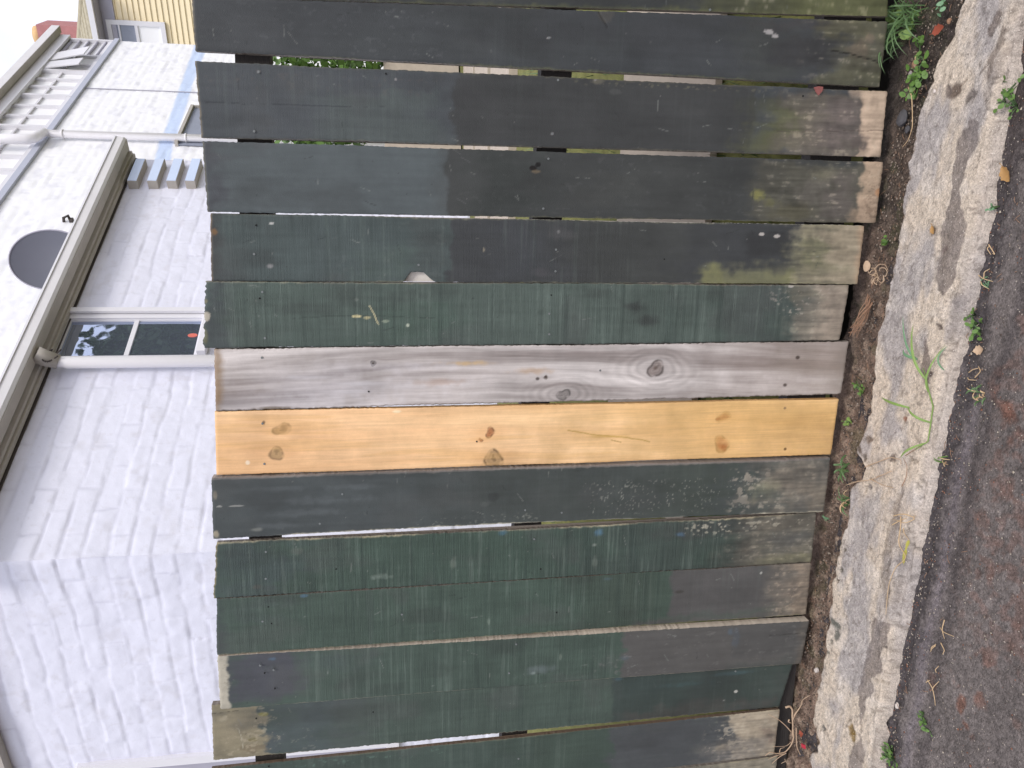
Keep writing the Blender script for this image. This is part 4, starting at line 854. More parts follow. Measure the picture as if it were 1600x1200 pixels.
ys_ = [71, 87, 101, 113, 125, 137, 152, 167, 183, 201, 223, 246, 270, 300]
xs_ = [95, 90, 80, 75, 70, 65, 60, 50, 45, 40, 35, 20, 15, 5]
ms = [Cpx(x, y, -.02)[0] for x, y in zip(xs_, ys_)]; ms[0] = s9 - .03
z0v, z1v = z_fl + .05, z_ev
frame = MB()
for i, s_ in enumerate(ms): Cbox(frame, s_ - .018, s_ + .018, z0v, z1v, -.05, .0 if i % 3 else .015)
ztr = Cpx(72, 145, -.02)[1]; zgr = z1v - (z1v - z0v) * .24
Cbox(frame, -3.9, s9 - .02, z0v, z0v + .05, -.048, .008)
for i in range(len(ms) - 1):
    for zz_ in (ztr, zgr): Cbox(frame, ms[i + 1] + .019, ms[i] - .019, zz_ - .010, zz_ + .010, -.045, -.008)
fo = frame.build('verandah_frame', M['white'], tall)
for i in range(len(ms) - 1):
    s0, s1 = ms[i + 1] + .018, ms[i] - .018
    Cbox(MB(), s0, s1, z0v + .05, zgr, -.04, -.03).build('pane', M['pane_white'], fo)
    Cbox(MB(), s0, s1, zgr, z1v, -.041, -.031).build('upper_pane', M['pane_grey'], fo)
# two awning sashes pushed open
for (i, op) in ((1, .10), (2, .07)):
    s0, s1 = ms[i + 1] + .02, ms[i] - .02
    m = MB(); m.prism([Cpt(s0, z0v + .12, op), Cpt(s1, z0v + .12, op), Cpt(s1, zgr, .006), Cpt(s0, zgr, .006)], n2v * .012); m.build('open_sash', M['white'], fo)
# end panel louvres
for k in range(5):
    z_ = z0v + .08 + k * (z1v - z0v - .2) / 5; Cbox(MB(), ms[1] + .02, ms[0] - .02, z_, z_ + .012, -.03, .004).build('louvre', M['pane_grey'], fo)
Cbox(MB(), -3.9, ms[-1], z0v, z1v, -.05, -.02).build('cladding', M['white'], tall)
# eaves of the verandah
og2 = .13; zt2 = Cpx(40, 81, og2)[1]; se2 = Cpx(76, 39, og2)[0]
hE = zt2 - z1v
Cbox(MB(), -4, se2, zt2 - .09, zt2, og2 - .08, og2).build('gutter', M['gutter'], tall)
Cbox(MB(), -4, se2 - .005, zt2 - .094, zt2 - .0905, og2 - .078, og2 - .003).build('gutter_underside_shade', M['soffit'], tall)  # beige strip carries the underside's shade in its colour
Cbox(MB(), -4, se2 - .05, zt2 - .20, zt2 - .02, og2 - .12, og2 - .085).build('fascia', M['white'], tall)
Cbox(MB(), -4, se2 - .06, z1v, zt2 - .1, -.06, og2 - .125).build('soffit', M['pane_grey'], tall)
m = MB(); m.prism([Cpt(-4, zt2 - .02, og2 - .01), Cpt(se2, zt2 - .02, og2 - .01), Cpt(se2, zt2 + 0.5, -3), Cpt(-4, zt2 + .5, -3)], (0, 0, .03)); m.build('roof', M['pane_grey'], tall)
# downpipe with its swan neck at the flashing
pS, _ = Cpx(250, 214, .06); zk = Cpx(66, 215, .06)[1]; pS2, _ = Cpx(30, 223, .06)
m = MB(); m.tube([Cpt(pS, .8, .06), Cpt(pS, zk - .05, .06), Cpt(pS - .01, zk + .0, .08), Cpt(pS2 + .02, zk + .03, .10), Cpt(pS2, zk + .09, .10), Cpt(pS2, zt2 - .1, .08)], [.036, .036, .040, .042, .046, .046], 14)
d2 = m.build('downpipe', M['pvc'], tall)
for x in (96, 292):
    zz_ = Cpx(x, 213, .06)[1]; MB().tube([Cpt(pS, zz_ - .008, .06), Cpt(pS, zz_ + .008, .06)], .043, 14).build('bracket', M['gutter'], d2)
# small projecting window hood low on the wall
hs = [Cpx(*q, 0) for q in ((281, 212), (293, 170), (313, 176), (318, 214))]
hz1, hz0 = hs[0][1], hs[2][1] - .4; hS0, hS1 = Cpx(281, 222)[0], hs[1][0]
wn = MB(); Cbox(wn, hS0 - .1, hS1, hz1 - .03, hz1, .0, .05); Cbox(wn, hS1 - .02, hS1, hz0, hz1 - .03, .0, .045); wno = wn.build('window', M['soffit'], tall)
Cbox(MB(), hS0 - .1, hS1 - .021, hz0, hz1 - .031, .012, .02).build('pane', M['hood'], wno)

# satellite dish on that wall
dc_s, dc_z = Cpx(84, 408, .35); dc = Cpt(dc_s, dc_z, .35)
tilt_n = (EYE - dc); tilt_n[2] += 2.2; tilt_n /= np.linalg.norm(tilt_n); tilt_n = tilt_n + n2v * .25; tilt_n /= np.linalg.norm(tilt_n)
du = np.cross(tilt_n, [0, 0, 1.0]); du /= np.linalg.norm(du); dv = np.cross(du, tilt_n)
dish = empty('satellite_dish', tuple(Cpt(dc_s, dc_z - .1, .02)), 'round grey satellite dish fixed to the white wall above the gutter', 'satellite dish')
R_ = .215; rr = np.linspace(0, 1, 10)[:, None]; th = np.linspace(0, 2 * math.pi, 41)[None, :]
def dsurf(o): return dc + du * (R_ * .95 * rr * np.cos(th))[..., None] + dv * (R_ * 1.22 * rr * np.sin(th))[..., None] + tilt_n * ((rr ** 2 * .05 + o) + 0 * th)[..., None]
mb = MB(); mb.grid(dsurf(0)); mb.grid(dsurf(-.006)[:, ::-1]); mb.build('reflector', M['dish'], dish)
MB().tube([dc + du * R_ * .95 * math.cos(t) + dv * R_ * 1.22 * math.sin(t) + tilt_n * .05 for t in np.linspace(0, 6.283, 49)], .005, 6, cap=False).build('rim', M['pane_grey'], dish)
MB().tube([dc - tilt_n * .01, Cpt(dc_s, dc_z - .1, .15), Cpt(dc_s, dc_z - .12, .0)], .02, 8).build('mast', M['dish'], dish)
MB().tube([dc - dv * .24 + tilt_n * .04, dc - dv * .2 + tilt_n * .3], .009, 8).build('feed_arm', M['dish'], dish)
# wall vent seen above the dish
vs, vz = Cpx(105, 343, .02); mb = MB(); mb.tube([Cpt(vs, vz - .025, .0), Cpt(vs + .01, vz - .01, .05), Cpt(vs - .01, vz + .02, .04), Cpt(vs, vz + .03, .0)], .012, 8); mb.box(Cpt(vs - .015, vz - .045, .0), a2 * .03, (0, 0, .03), n2v * .03)
tag(mb.build('wall_bracket', M['grime'], loc=tuple(Cpt(vs, vz, 0))), 'small dark metal bracket on the white wall beside the satellite dish', 'bracket')

# ================================================================== CREAM HOUSE FAR OFF
a3 = az(-72); n3v = np.array([a3[1], -a3[0], 0]); d_ = ray(200, 30); P3 = EYE + d_ * (25 / math.hypot(d_[0], d_[1])); P3[2] = 0
if n3v @ (EYE - P3) < 0: n3v = -n3v
def Dpt(s, z, off=0.0): return P3 + a3 * s + n3v * off + np.array([0, 0, z])
def Dpx(x, y, off=0.0):
    p = onplane(x, y, P3 + n3v * off, n3v); return (p - P3) @ a3, p[2]
cream_h = empty('weatherboard_house', tuple(Dpt(0, .8)), 'cream weatherboard house with mossy tiled hip roof in the distance', 'house')
wt = Dpx(150, 20)[1]; sR = Dpx(150, -60)[0]; sL = sR + 9
zz_ = []; oo = []; z = .8; k = 0
while z < wt:
    zz_ += [z, z + .148]; oo += [.035, .0]; z += .15
zz_ = np.array(zz_); oo = np.array(oo); Sg = np.array([sR, sL])
P = np.array([[Dpt(s_, q, o_) for q, o_ in zip(zz_, oo)] for s_ in Sg]); mb = MB().grid(P, smooth=False)
P = np.array([[Dpt(sR, q, o_) - n3v * dd_ - a3 * (o_ if dd_ > 0 else 0) for q, o_ in zip(zz_, oo)] for dd_ in (0.0, 7)]); mb.grid(P, smooth=False)
mb.poly([Dpt(sL, .8), Dpt(sL, wt), Dpt(sL, wt, -7), Dpt(sL, .8, -7)]); mb.build('wall', M['weatherboard'], cream_h)
zE = Dpx(142, 35, .5)[1]; pitch = math.tan(math.radians(29)); sR0 = Dpx(131, -22, .5)[0]
hipd = 4.0; e = [Dpt(sR0, zE, .5), Dpt(sL + .4, zE, .5), Dpt(sL + .4, zE, -7.5), Dpt(sR0, zE, -7.5)]; r1 = Dpt(sR0 + hipd, zE + hipd * pitch, .5 - hipd); r2 = Dpt(sL - 2, zE + hipd * pitch, .5 - hipd)
mb = MB()
nrow = 13
for k in range(nrow):                                  # overlapping tile courses on the front slope
    t0, t1 = k / nrow, (k + 1) / nrow + .01
    p0 = e[0] + (r1 - e[0]) * t0; p1 = e[1] + (r2 - e[1]) * t0; q0 = e[0] + (r1 - e[0]) * min(t1, 1); q1 = e[1] + (r2 - e[1]) * min(t1, 1)
    nseg = 60; ww = np.linspace(0, 1, nseg * 4 + 1)
    low = p0 + (p1 - p0) * ww[:, None]; hi = q0 + (q1 - q0) * ww[:, None]; wav = (.03 * np.abs(np.sin(ww * nseg * math.pi)) + .05)[:, None] * np.array([0, 0, 1.0])
    mb.grid(np.stack([low, low + wav, hi + wav * .5], 1), smooth=False)
mb.poly([e[3], e[0], r1]); mb.poly([e[1], e[2], r2]); mb.poly([e[2], e[3], r1, r2]); ro = mb.build('roof', M['tile'], cream_h)
MB().tube([e[0], r1], .11, 8).build('ridge_cap', M['tile'], ro); MB().tube([r1, r2], .11, 8).build('ridge_cap', M['tile'], ro)
m = MB(); m.box(Dpt(sR0, zE - .14, .5), a3 * (sL - sR0 + .4), (0, 0, .14), n3v * .1); m.build('gutter', M['white'], cream_h)
m = MB(); m.box(Dpt(sR0 + .02, zE - .16, .0), a3 * (sL - sR0 + .3), (0, 0, .03), n3v * .5); m.box(Dpt(sR0 + .02, zE - .5, .04), a3 * (sL - sR0), (0, 0, .34), n3v * .03); m.build('soffit', M['pane_grey'], cream_h)
# window
k0 = Dpx(165, 30, .06); k1 = Dpx(255, 72, .06); w0, w1, zt3, zb3 = k0[0], Dpx(200, 76, .06)[0], k0[1], Dpx(257, 33, .06)[1]
m = MB()
def Dbox(m, s0, s1, z0, z1, o0, o1): return m.box(Dpt(s0, z0, o0), a3 * (s1 - s0), (0, 0, z1 - z0), n3v * (o1 - o0))
fw = .12; w1 = w0 + 1.7
Dbox(m, w0, w0 + fw, zb3, zt3, .0, .1); Dbox(m, w1 - fw, w1, zb3, zt3, .0, .1); Dbox(m, w0 + fw, w1 - fw, zt3 - fw, zt3, .0, .1); Dbox(m, w0 + fw, w1 - fw, zb3, zb3 + fw, .0, .1)
zm = (zt3 + zb3) / 2; Dbox(m, w0 + fw, w1 - fw, zm - .04, zm + .04, .02, .09); Dbox(m, w0 + fw, w1 - fw, (zt3 + zm) / 2 + .05, (zt3 + zm) / 2 + .09, .02, .08)
wo3 = m.build('window', M['white'], cream_h)
Dbox(MB(), w0 + fw, w1 - fw, zm + .04, zt3 - fw, .03, .05).build('pane', M['hood'], wo3); Dbox(MB(), w0 + fw, w1 - fw, zb3 + fw, zm - .04, .03, .05).build('lower_white_pane', M['pane_white'], wo3)
# chimney behind the hip
cd = -2.6
q0 = Dpx(50, 38, cd); q1 = Dpx(50, 78, cd); zb4 = Dpx(130, 50, cd)[1]
m = MB(); m.box(Dpt(q0[0], zb4 - 1.2, cd), a3 * (q1[0] - q0[0]), (0, 0, q0[1] - zb4 + 1.2 - .1), n3v * -1.0); ch = m.build('chimney', M['red_brick'], ro)
MB().tube([Dpt(q0[0] + .35, q0[1] - .1, cd - .4), Dpt(q0[0] + .35, q0[1] + .12, cd - .4)], [.30, .26], 12).build('chimney_pot', M['clay'], ch)

# ================================================================== YARD THINGS SEEN THROUGH THE GAPS
def leafcloud(mb, c, rad, n, size, rnd, seed=0, flat=1.0):
    for _ in range(n):
        while True:
            p = np.array([rnd.uniform(-1, 1) for _ in range(3)])
            if p @ p < 1: break
        r_2 = (p @ p) ** .5
        if r_2 < .35 and rnd.random() < .6: p = p * 1.6
        P = np.array(c) + p * rad
        u = np.array([rnd.gauss(0, 1) for _ in range(3)]); u /= np.linalg.norm(u); w = np.cross(u, [rnd.gauss(0, 1) for _ in range(3)]); w /= np.linalg.norm(w) + 1e-9
        s_ = size * rnd.uniform(.6, 1.3); mb._add([P, P + u * s_ * .5 + w * s_ * .3, P + u * s_, P + u * s_ * .5 - w * s_ * .3], [(0, 1, 2, 3)])
rnd = random.Random(3)
gw = MB(); gw.box((.25, 3.75, .78), (2.6, 1.0, 0), (-.06, .16, 0), (0, 0, .52)); 
tag(gw.build('garden_wall', M['slab'], loc=(.25, 3.75, .78)), 'low pinkish block wall under the shrub, seen through the paling gap', 'wall')
sh = empty('garden_shrub', (.8, 4.3, .8), 'leafy green shrub above the low garden wall, glimpsed between palings', 'shrub')
mb = MB(); leafcloud(mb, (.85, 4.15, 1.72), (.75, .4, .42), 2600, .075, rnd); mb.build('crown', M['leaf'], sh)
MB().tube([(.8, 4.3, .8), (.84, 4.2, 1.2), (.85, 4.15, 1.6)], [.03, .025, .015], 7).build('trunk', M['bark'], sh)
for i, (x, y, lab) in enumerate(((.35, 1.75, 'pinkish paving slab nearest the fence in the yard behind it'), (.42, 2.45, 'pinkish paving slab in the middle of the yard path behind the fence'), (.5, 3.12, 'pinkish paving slab farthest from the fence, by the low wall'))):
    m = MB(); m.box((x - .55, y - .3, .755), (1.1, .1, 0), (-.05, .58, 0), (0, 0, .04)); tag(m.build('paving_slab', M['slab'], loc=(x - .55, y - .3, .755)), lab, 'paving slab', 'paving slabs behind the fence')
m = MB(); m.prism([(-1.0, .36, .36), (1.2, .36, .36), (1.2, .62, .55), (-1.0, .62, .55)], (0, 0, .02)); tag(m.build('path', M['slab']), kind='structure')
mb = MB()
for _ in range(2600):                                  # bank grass behind the palings
    x, y = rnd.uniform(-1.5, 1.0), rnd.choice([rnd.uniform(.12, .36), rnd.uniform(.62, 1.3)]); z = yz(y) - .01; t = rnd.uniform(0, 6.28); L = rnd.uniform(.03, .09)
    dx, dy = math.cos(t), math.sin(t); mb._add([(x - dy * .002, y + dx * .002, z), (x + dy * .002, y - dx * .002, z), (x + dx * L * .5, y + dy * L * .5, z + L)], [(0, 1, 2)])
tag(mb.build('grass', M['grass']), 'short patchy grass on the bank behind the palings', 'grass', kind='stuff')

# tree across the street, mirrored in the sash window
wc = Apt((gsa + gs1) / 2, (gzm + gzt) / 2); vd = wc - EYE; vd /= np.linalg.norm(vd); rf = vd - 2 * (vd @ nA) * nA
tp = wc + rf * 13; tb = (float(tp[0]), float(tp[1]), 0.0)
tree = empty('street_tree', tb, 'leafy dark green tree across the street, mirrored in the sash window', 'tree')
MB().tube([tb, (tb[0] + .1, tb[1], 2.0), (tb[0] - .1, tb[1] + .1, 4.0)], [.22, .17, .10], 10).build('trunk', M['bark'], tree)
mb = MB()
for (ox, oy, oz, r) in ((0, 0, 5.4, 1.3), (.7, .9, 4.6, 1.0), (-.5, -.9, 4.9, 1.0), (.1, -.3, 6.5, .8), (-.2, .9, 6.0, .8), (.3, -1.2, 6.1, .55), (0, .5, 3.6, 1.0)): leafcloud(mb, (tb[0] + ox, tb[1] + oy, oz), (r, r, r * .8), 1500, .24, rnd)
mb.build('crown', M['crown'], tree)

# ================================================================== SMALL THINGS ON THE GROUND
def bend(p0, p1, p2, n=9):
    t = np.linspace(0, 1, n)[:, None]; p0, p1, p2 = (np.array(q, float) for q in (p0, p1, p2)); return (1 - t) ** 2 * p0 + 2 * t * (1 - t) * p1 + t * t * p2
def blade(mb, p0, p1, p2, w, n=9):
    P = bend(p0, p1, p2, n); T = np.gradient(P, axis=0); s_ = np.cross(T, EYE - P); s_ /= np.linalg.norm(s_, axis=1)[:, None] + 1e-9
    s_ = s_ * .85 + np.array([.1, .1, .3]) ; t = np.linspace(0, 1, n); ww = (w * np.sin(np.clip(t * .86 + .14, 0, 1) * math.pi) ** .7)[:, None]
    nrm = np.cross(T, s_); nrm /= np.linalg.norm(nrm, axis=1)[:, None] + 1e-9
    mb.grid(np.stack([P - s_ * ww, P - nrm * ww * .35, P + s_ * ww], 1))
def round_leaf(mb, c, nrm, r, el=1.25):
    nrm = np.array(nrm, float); nrm /= np.linalg.norm(nrm); u = np.cross(nrm, [.3, .2, .9]); u /= np.linalg.norm(u); w = np.cross(nrm, u); th = random.random() * 6.28
    u, w = u * math.cos(th) + w * math.sin(th), w * math.cos(th) - u * math.sin(th)
    V = [np.array(c)] + [np.array(c) + u * r * el * math.cos(t) * (1 + .12 * math.cos(2 * t)) + w * r * math.sin(t) + nrm * r * .22 * (math.cos(t * 2) * .4 + .6) for t in np.linspace(0, 2 * math.pi, 11)[:-1]]
    mb._add(V, [(0, i + 1, (i + 1) % 10 + 1) for i in range(10)], smooth=True)
def weed(name, pts, lab, n=14, r=.009, mat='leaf', spread=.018, grp=None, stems=True):
    """a low weed whose leaf clusters stand at the traced points"""
    base = G(*pts[0]); root = empty(name, tuple(base), lab, 'weed', grp)
    lf = MB(); stm = MB(); P = [G(*p) for p in pts]
    for p in P:
        for _ in range(n):
            o = np.array([random.gauss(0, spread), random.gauss(0, spread), abs(random.gauss(0, spread * .7)) + .006]); q = p + o
            round_leaf(lf, q, (random.gauss(0, .55), random.gauss(-.35, .5), 1), r * random.uniform(.4, .95))
            if stems: stm.tube([p + np.array([0, 0, -.004]), p + o * .5, q], .0009, 4)
    if len(P) > 1:
        for p, q in zip(P[:-1], P[1:]): stm.tube([p + [0, 0, .004], (p + q) / 2 + [0, 0, .010], q + [0, 0, .004]], .0014, 5)
    lf.build('leaves', M[mat], root)
    if stems: stm.build('stem', M['grass'], root)
    return root
def tuft(name, c, lab, n=14, L=.06, w=.0016, mat='grass', cat='grass tuft', spread=.012, lean=(0, 0), grp=None, dry=0):
    base = G(*c); root = empty(name, tuple(base), lab, cat, grp); mb = MB(); md = MB()
    for i in range(n):
        t = random.uniform(0, 6.28); l = L * random.uniform(.5, 1.2); p0 = base + np.array([random.gauss(0, spread), random.gauss(0, spread), -.003])
        d = np.array([math.cos(t) + lean[0], math.sin(t) + lean[1], 0]) * l * random.uniform(.4, .9)
        blade(md if i < dry else mb, p0, p0 + d * .35 + [0, 0, l * .75], p0 + d + [0, 0, l * random.uniform(.25, .7)], w * random.uniform(.7, 1.2))
    if n > dry: mb.build('blades', M[mat], root)
    if dry: md.build('dry_blades', M['straw'], root)
    return root
GG = 'weeds along the fence and kerb'
weed('leafy_weed', [(1402, 30), (1410, 22), (1413, 32)], 'bright round-leaved weed at the foot of the mossy right-hand paling', 11, .0105, 'leaf2', .011, GG)
weed('leafy_weed', [(1432, 32), (1428, 48)], 'pair of broad pale leaves among the grass by the orange leaf', 3, .013, 'leaf2', .008, GG)
tuft('grass_tuft', (1428, 22), 'long thin grass tuft beside the right-hand paling and orange leaf', 46, .13, .0019, 'grass', spread=.022, lean=(-.1, -.4), grp=GG)
tuft('grass_tuft', (1403, 66), 'fine dark grass spilling from the gap beside the split paling', 20, .075, .0014, 'grass', spread=.014, lean=(-.3, -.1), grp=GG)
weed('leafy_weed', [(1440, 70), (1446, 96), (1440, 112), (1437, 122), (1443, 118), (1432, 140), (1433, 152)], 'trailing clover-like weed beside the widest part of the soil strip', 8, .0078, 'leaf', .0095, GG)
weed('leafy_weed', [(1479, 6), (1476, 14)], 'tiny grey-green seedling near the top of the soil strip', 4, .006, 'grass_blue', .006, GG)
weed('leafy_weed', [(1585, 150), (1588, 166), (1578, 160), (1590, 130)], 'lacy green weed in the kerb joint, farthest right', 7, .006, 'leaf', .013, GG)
weed('leafy_weed', [(1388, 377), (1383, 380)], 'small green sprout on bare soil above the root tangle', 4, .006, 'leaf', .006, GG)
weed('leafy_weed', [(1347, 606), (1342, 602), (1349, 612)], 'small green sprout by the foot of the grey bare paling', 5, .0065, 'leaf', .007, GG)
weed('leafy_weed', [(1330, 658), (1326, 660)], 'small green sprout by the foot of the yellow paling', 5, .0058, 'leaf2', .005, GG)
tuft('grass_tuft', (1322, 725), 'short broad grass blades below the yellow paling', 9, .05, .0026, 'grass', spread=.009, lean=(-.2, -.5), grp=GG)
tuft('grass_tuft', (1325, 782), 'upright grass tuft between soil and kerb left of the yellow paling', 12, .055, .002, 'grass', spread=.008, grp=GG, dry=4)
tuft('grass_tuft', (1293, 815), 'sparse dark grass sprig near the foot of the worn green paling', 5, .03, .0014, 'grass_blue', spread=.006, grp=GG)
tuft('grass_tuft', (1478, 722), 'small pale grass sprig at the kerb edge beside the asphalt', 8, .03, .0014, 'leaf', spread=.006, grp=GG, dry=3)
tuft('grass_tuft', (1533, 616), 'green and straw-coloured tuft growing out of the asphalt', 14, .035, .0016, 'grass', spread=.008, grp=GG, dry=6)
weed('leafy_weed', [(1528, 505), (1522, 492), (1532, 517)], 'flattened pale green weed in the gutter beside dry leaf scraps', 7, .0055, 'leaf', .010, GG)
weed('leafy_weed', [(1444, 1113), (1447, 1130), (1452, 1140)], 'limp yellow-green weed lying on the road near the left edge', 6, .005, 'leaf', .006, GG)
weed('leafy_weed', [(1394, 1172), (1397, 1186), (1390, 1180)], 'bushy small-leaved weed at the kerb edge, leftmost of all', 14, .0045, 'leaf', .011, GG)
weed('leafy_weed', [(1556, 326), (1560, 322)], 'tiny bluish sprout at the kerb edge near the ochre leaf', 4, .005, 'grass_blue', .008, GG)
tuft('grass_tuft', (1545, 445), 'wispy green sprig against the kerb below the dark stain', 7, .03, .0013, 'grass_blue', spread=.008, grp=GG)

# grass runner lying across the kerb
rt = G(1446, 690); run = empty('grass_runner', tuple(rt), 'green grass runner with long blades lying across the kerb', 'grass runner', GG)
m = MB(); m.tube([G(x, y, .012) for x, y in ((1438, 702), (1448, 690), (1452, 665), (1456, 635), (1459, 612), (1455, 592), (1450, 575))], [.001, .0014, .0016, .0016, .0017, .0014, .0008], 6); m.build('stem', M['leaf2'], run)
m = MB()
for (p, c, q, w) in (((1455, 592), (1444, 560), (1438, 506), .0048), ((1459, 612), (1474, 585), (1480, 538), .0036), ((1453, 660), (1445, 650), (1430, 633), .0036), ((1430, 637), (1410, 628), (1388, 620), .0036), ((1447, 692), (1440, 700), (1418, 715), .0022)):
    blade(m, G(*p, .014), G(*c, .045), G(*q, .018), w)
m.build('blade', M['leaf2'], run)
m = MB()
for (p, c, q, w) in (((1441, 562), (1428, 550), (1418, 492), .0036), ((1440, 560), (1424, 556), (1420, 545), .004), ((1545 - 72, 578), (1472, 560), (1480, 540), .003)): blade(m, G(*p, .012), G(*c, .03), G(*q, .012), w)
m.build('blade', M['grass_blue'], run)

# roots, straw, twigs
def strands(name, paths, lab, cat, r=.0016, mat='root', dz=.004, wig=.0, grp=None):
    m = MB(); P0 = G(*paths[0][0])
    for pth in paths:
        rr_ = r
        if isinstance(pth[-1], float): rr_ = pth[-1]; pth = pth[:-1]
        Q = [G(x, y, dz + random.uniform(0, .006)) for x, y in pth]; Q = [q_ if q_[1] < -.022 else onY(x, y, -.024) for q_, (x, y) in zip(Q, pth)]; n = len(Q)
        if n == 2: Q.insert(1, (Q[0] + Q[1]) / 2 + np.array([random.gauss(0, .002), random.gauss(0, .002), .006])); n = 3
        # smooth
        t = np.arange(n); tt = np.linspace(0, n - 1, n * 5); Q = np.array(Q); Q = np.stack([np.interp(tt, t, Q[:, k]) for k in range(3)], 1)
        for _ in range(3): Q[1:-1] = (Q[:-2] + Q[1:-1] * 2 + Q[2:]) / 4
        rr_ *= .8; m.tube(Q, np.linspace(rr_, rr_ * .45, len(Q)), 6)
    return tag(m.build(name, M[mat], loc=tuple(P0)), lab, cat, grp)
sc = lambda L: [(1190 + p / 8.575, 1060 + q / 8.575) for p, q in L]
root_o = strands('exposed_root', [sc([(320, 390), (380, 370), (415, 420), (410, 520), (420, 640), (410, 780)]) + [.0042], sc([(415, 560), (450, 480), (540, 350), (620, 280), (715, 220)]) + [.0026], sc([(430, 500), (520, 380), (590, 300)]) + [.002],
    sc([(400, 720), (330, 640), (240, 560), (150, 510), (90, 485)]) + [.002], sc([(420, 680), (430, 800), (400, 890), (320, 990), (200, 1010), (110, 985), (50, 1035)]) + [.0026], sc([(330, 1000), (240, 1050), (140, 1140)]) + [.0018],
    sc([(300, 1010), (180, 1040), (90, 1085)]) + [.0016], sc([(465, 660), (520, 770), (545, 920), (590, 1020)]) + [.0022], sc([(310, 1080), (320, 1110), (350, 1150)]) + [.0013], sc([(320, 1110), (265, 1140)]) + [.0011], sc([(370, 550), (400, 600)]) + [.003], sc([(240, 990), (250, 940), (310, 925)]) + [.0015], sc([(400, 850), (330, 910), (150, 915)]) + [.0012]],
    'pale forked root sprawling over the soil at the leftmost palings', 'root', dz=.012)
rng = random.Random(5); P_ = []
for k in range(15):
    cx, cy = rng.uniform(1362, 1388), rng.uniform(418, 440); r0 = rng.uniform(5, 13); a0 = rng.uniform(0, 6.28); P_.append([(cx + r0 * math.cos(a0 + j * .9) * .9, cy + r0 * math.sin(a0 + j * .9)) for j in range(rng.randint(3, 6))])
strands('root_tangle', P_, 'curled tangle of tan roots against the kerb edge', 'root tangle', .0017, 'root', .010)
round_m = MB(); q = G(1366, 416, .02)
ang = np.linspace(0, 2 * math.pi, 15)[:-1]
tag(round_m.prism([q + np.array([.014 * math.cos(t) * (1 + .1 * math.sin(3 * t)), .009 * math.sin(t), .004 * math.sin(t)]) for t in ang], (0, 0, .0012)).build('dead_leaf', M['root'], loc=tuple(q)), 'pale pinkish dry leaf on top of the root tangle', 'leaf', 'fallen leaves')
P_ = [[(rng.uniform(1352, 1376), rng.uniform(458, 478)), (rng.uniform(1340, 1356), rng.uniform(485, 500)), (rng.uniform(1326, 1344), rng.uniform(505, 528))] for _ in range(16)] + [[(1330, 512), (1352, 508)], [(1326, 520), (1345, 516)], [(1362, 450), (1372, 440)]]
strands('straw_bundle', P_, 'loose sheaf of brown straw on the soil below the green paling', 'straw', .0013, 'brown_straw', .008)
strands('dead_runner', [[(1355, 730), (1375, 722), (1395, 714), (1412, 718), (1414, 725)], [(1325, 758), (1345, 752), (1365, 750), (1385, 742), (1398, 735)], [(1365, 748), (1385, 758), (1402, 762)], [(1375, 745), (1400, 736)]], 'pale dry runner stems lying across the kerb below the yellow paling', 'dry stem', .0019, 'root', .006)
strands('dead_runner', [[(1402, 806), (1418, 802), (1428, 810), (1420, 818), (1408, 812), (1400, 812)], [(1412, 806), (1413, 822), (1410, 850), (1413, 872), (1402, 886), (1393, 915), (1390, 960)], [(1418, 825), (1417, 845)], [(1400, 820), (1412, 812), (1426, 806)]], 'dry yellowish stem looping along the kerb step', 'dry stem', .0018, 'straw', .006)
strands('dry_stem', [[(1418, 712), (1430, 704), (1444, 690)], [(1414, 760), (1420, 745), (1424, 728), (1416, 716)]], 'thin brown stem running down the kerb from the green runner', 'dry stem', .0013, 'brown_straw', .005)
strands('thin_vine', [[(1419, 136), (1430, 150), (1433, 175), (1434, 200), (1424, 220), (1415, 230)], [(1440, 85), (1441, 100)]], 'thin bare vine stem on the dark soil under the trailing weed', 'vine', .0018, 'straw', .008)
for i, (pp, lab) in enumerate(((([[(1482, 968), (1481, 998)], [(1474, 980), (1498, 994)]]), 'crossed pair of straw bits on the asphalt'), ([[(1466, 1008), (1460, 1018)], [(1474, 1004), (1482, 1016), (1478, 1022)], [(1462, 1016), (1470, 1006)]], 'scatter of short straw below the crossed pair'),
        ([[(1454, 1062), (1462, 1075), (1466, 1092), (1466, 1102)], [(1452, 1066), (1460, 1062)], [(1464, 1078), (1472, 1064)], [(1470, 1050), (1474, 1040)]], 'bent straw wisp at the asphalt seam'), ([[(1552, 382), (1560, 398), (1556, 396)], [(1551, 385), (1556, 398)]], 'bleached straw curl on the road beside the kerb'),
        ([[(1520, 582), (1535, 575)], [(1528, 590), (1540, 580), (1534, 572)], [(1519, 590), (1532, 594)]], 'dry stalks in the gutter next to leaf scraps'), ([[(1545, 435), (1552, 420)], [(1540, 440), (1550, 452)], [(1536, 430), (1556, 440)]], 'brown stalk litter at the kerb foot'))):
    strands('straw_bit', pp, lab, 'straw', .0016, 'straw', .006, grp='straw bits on the road')

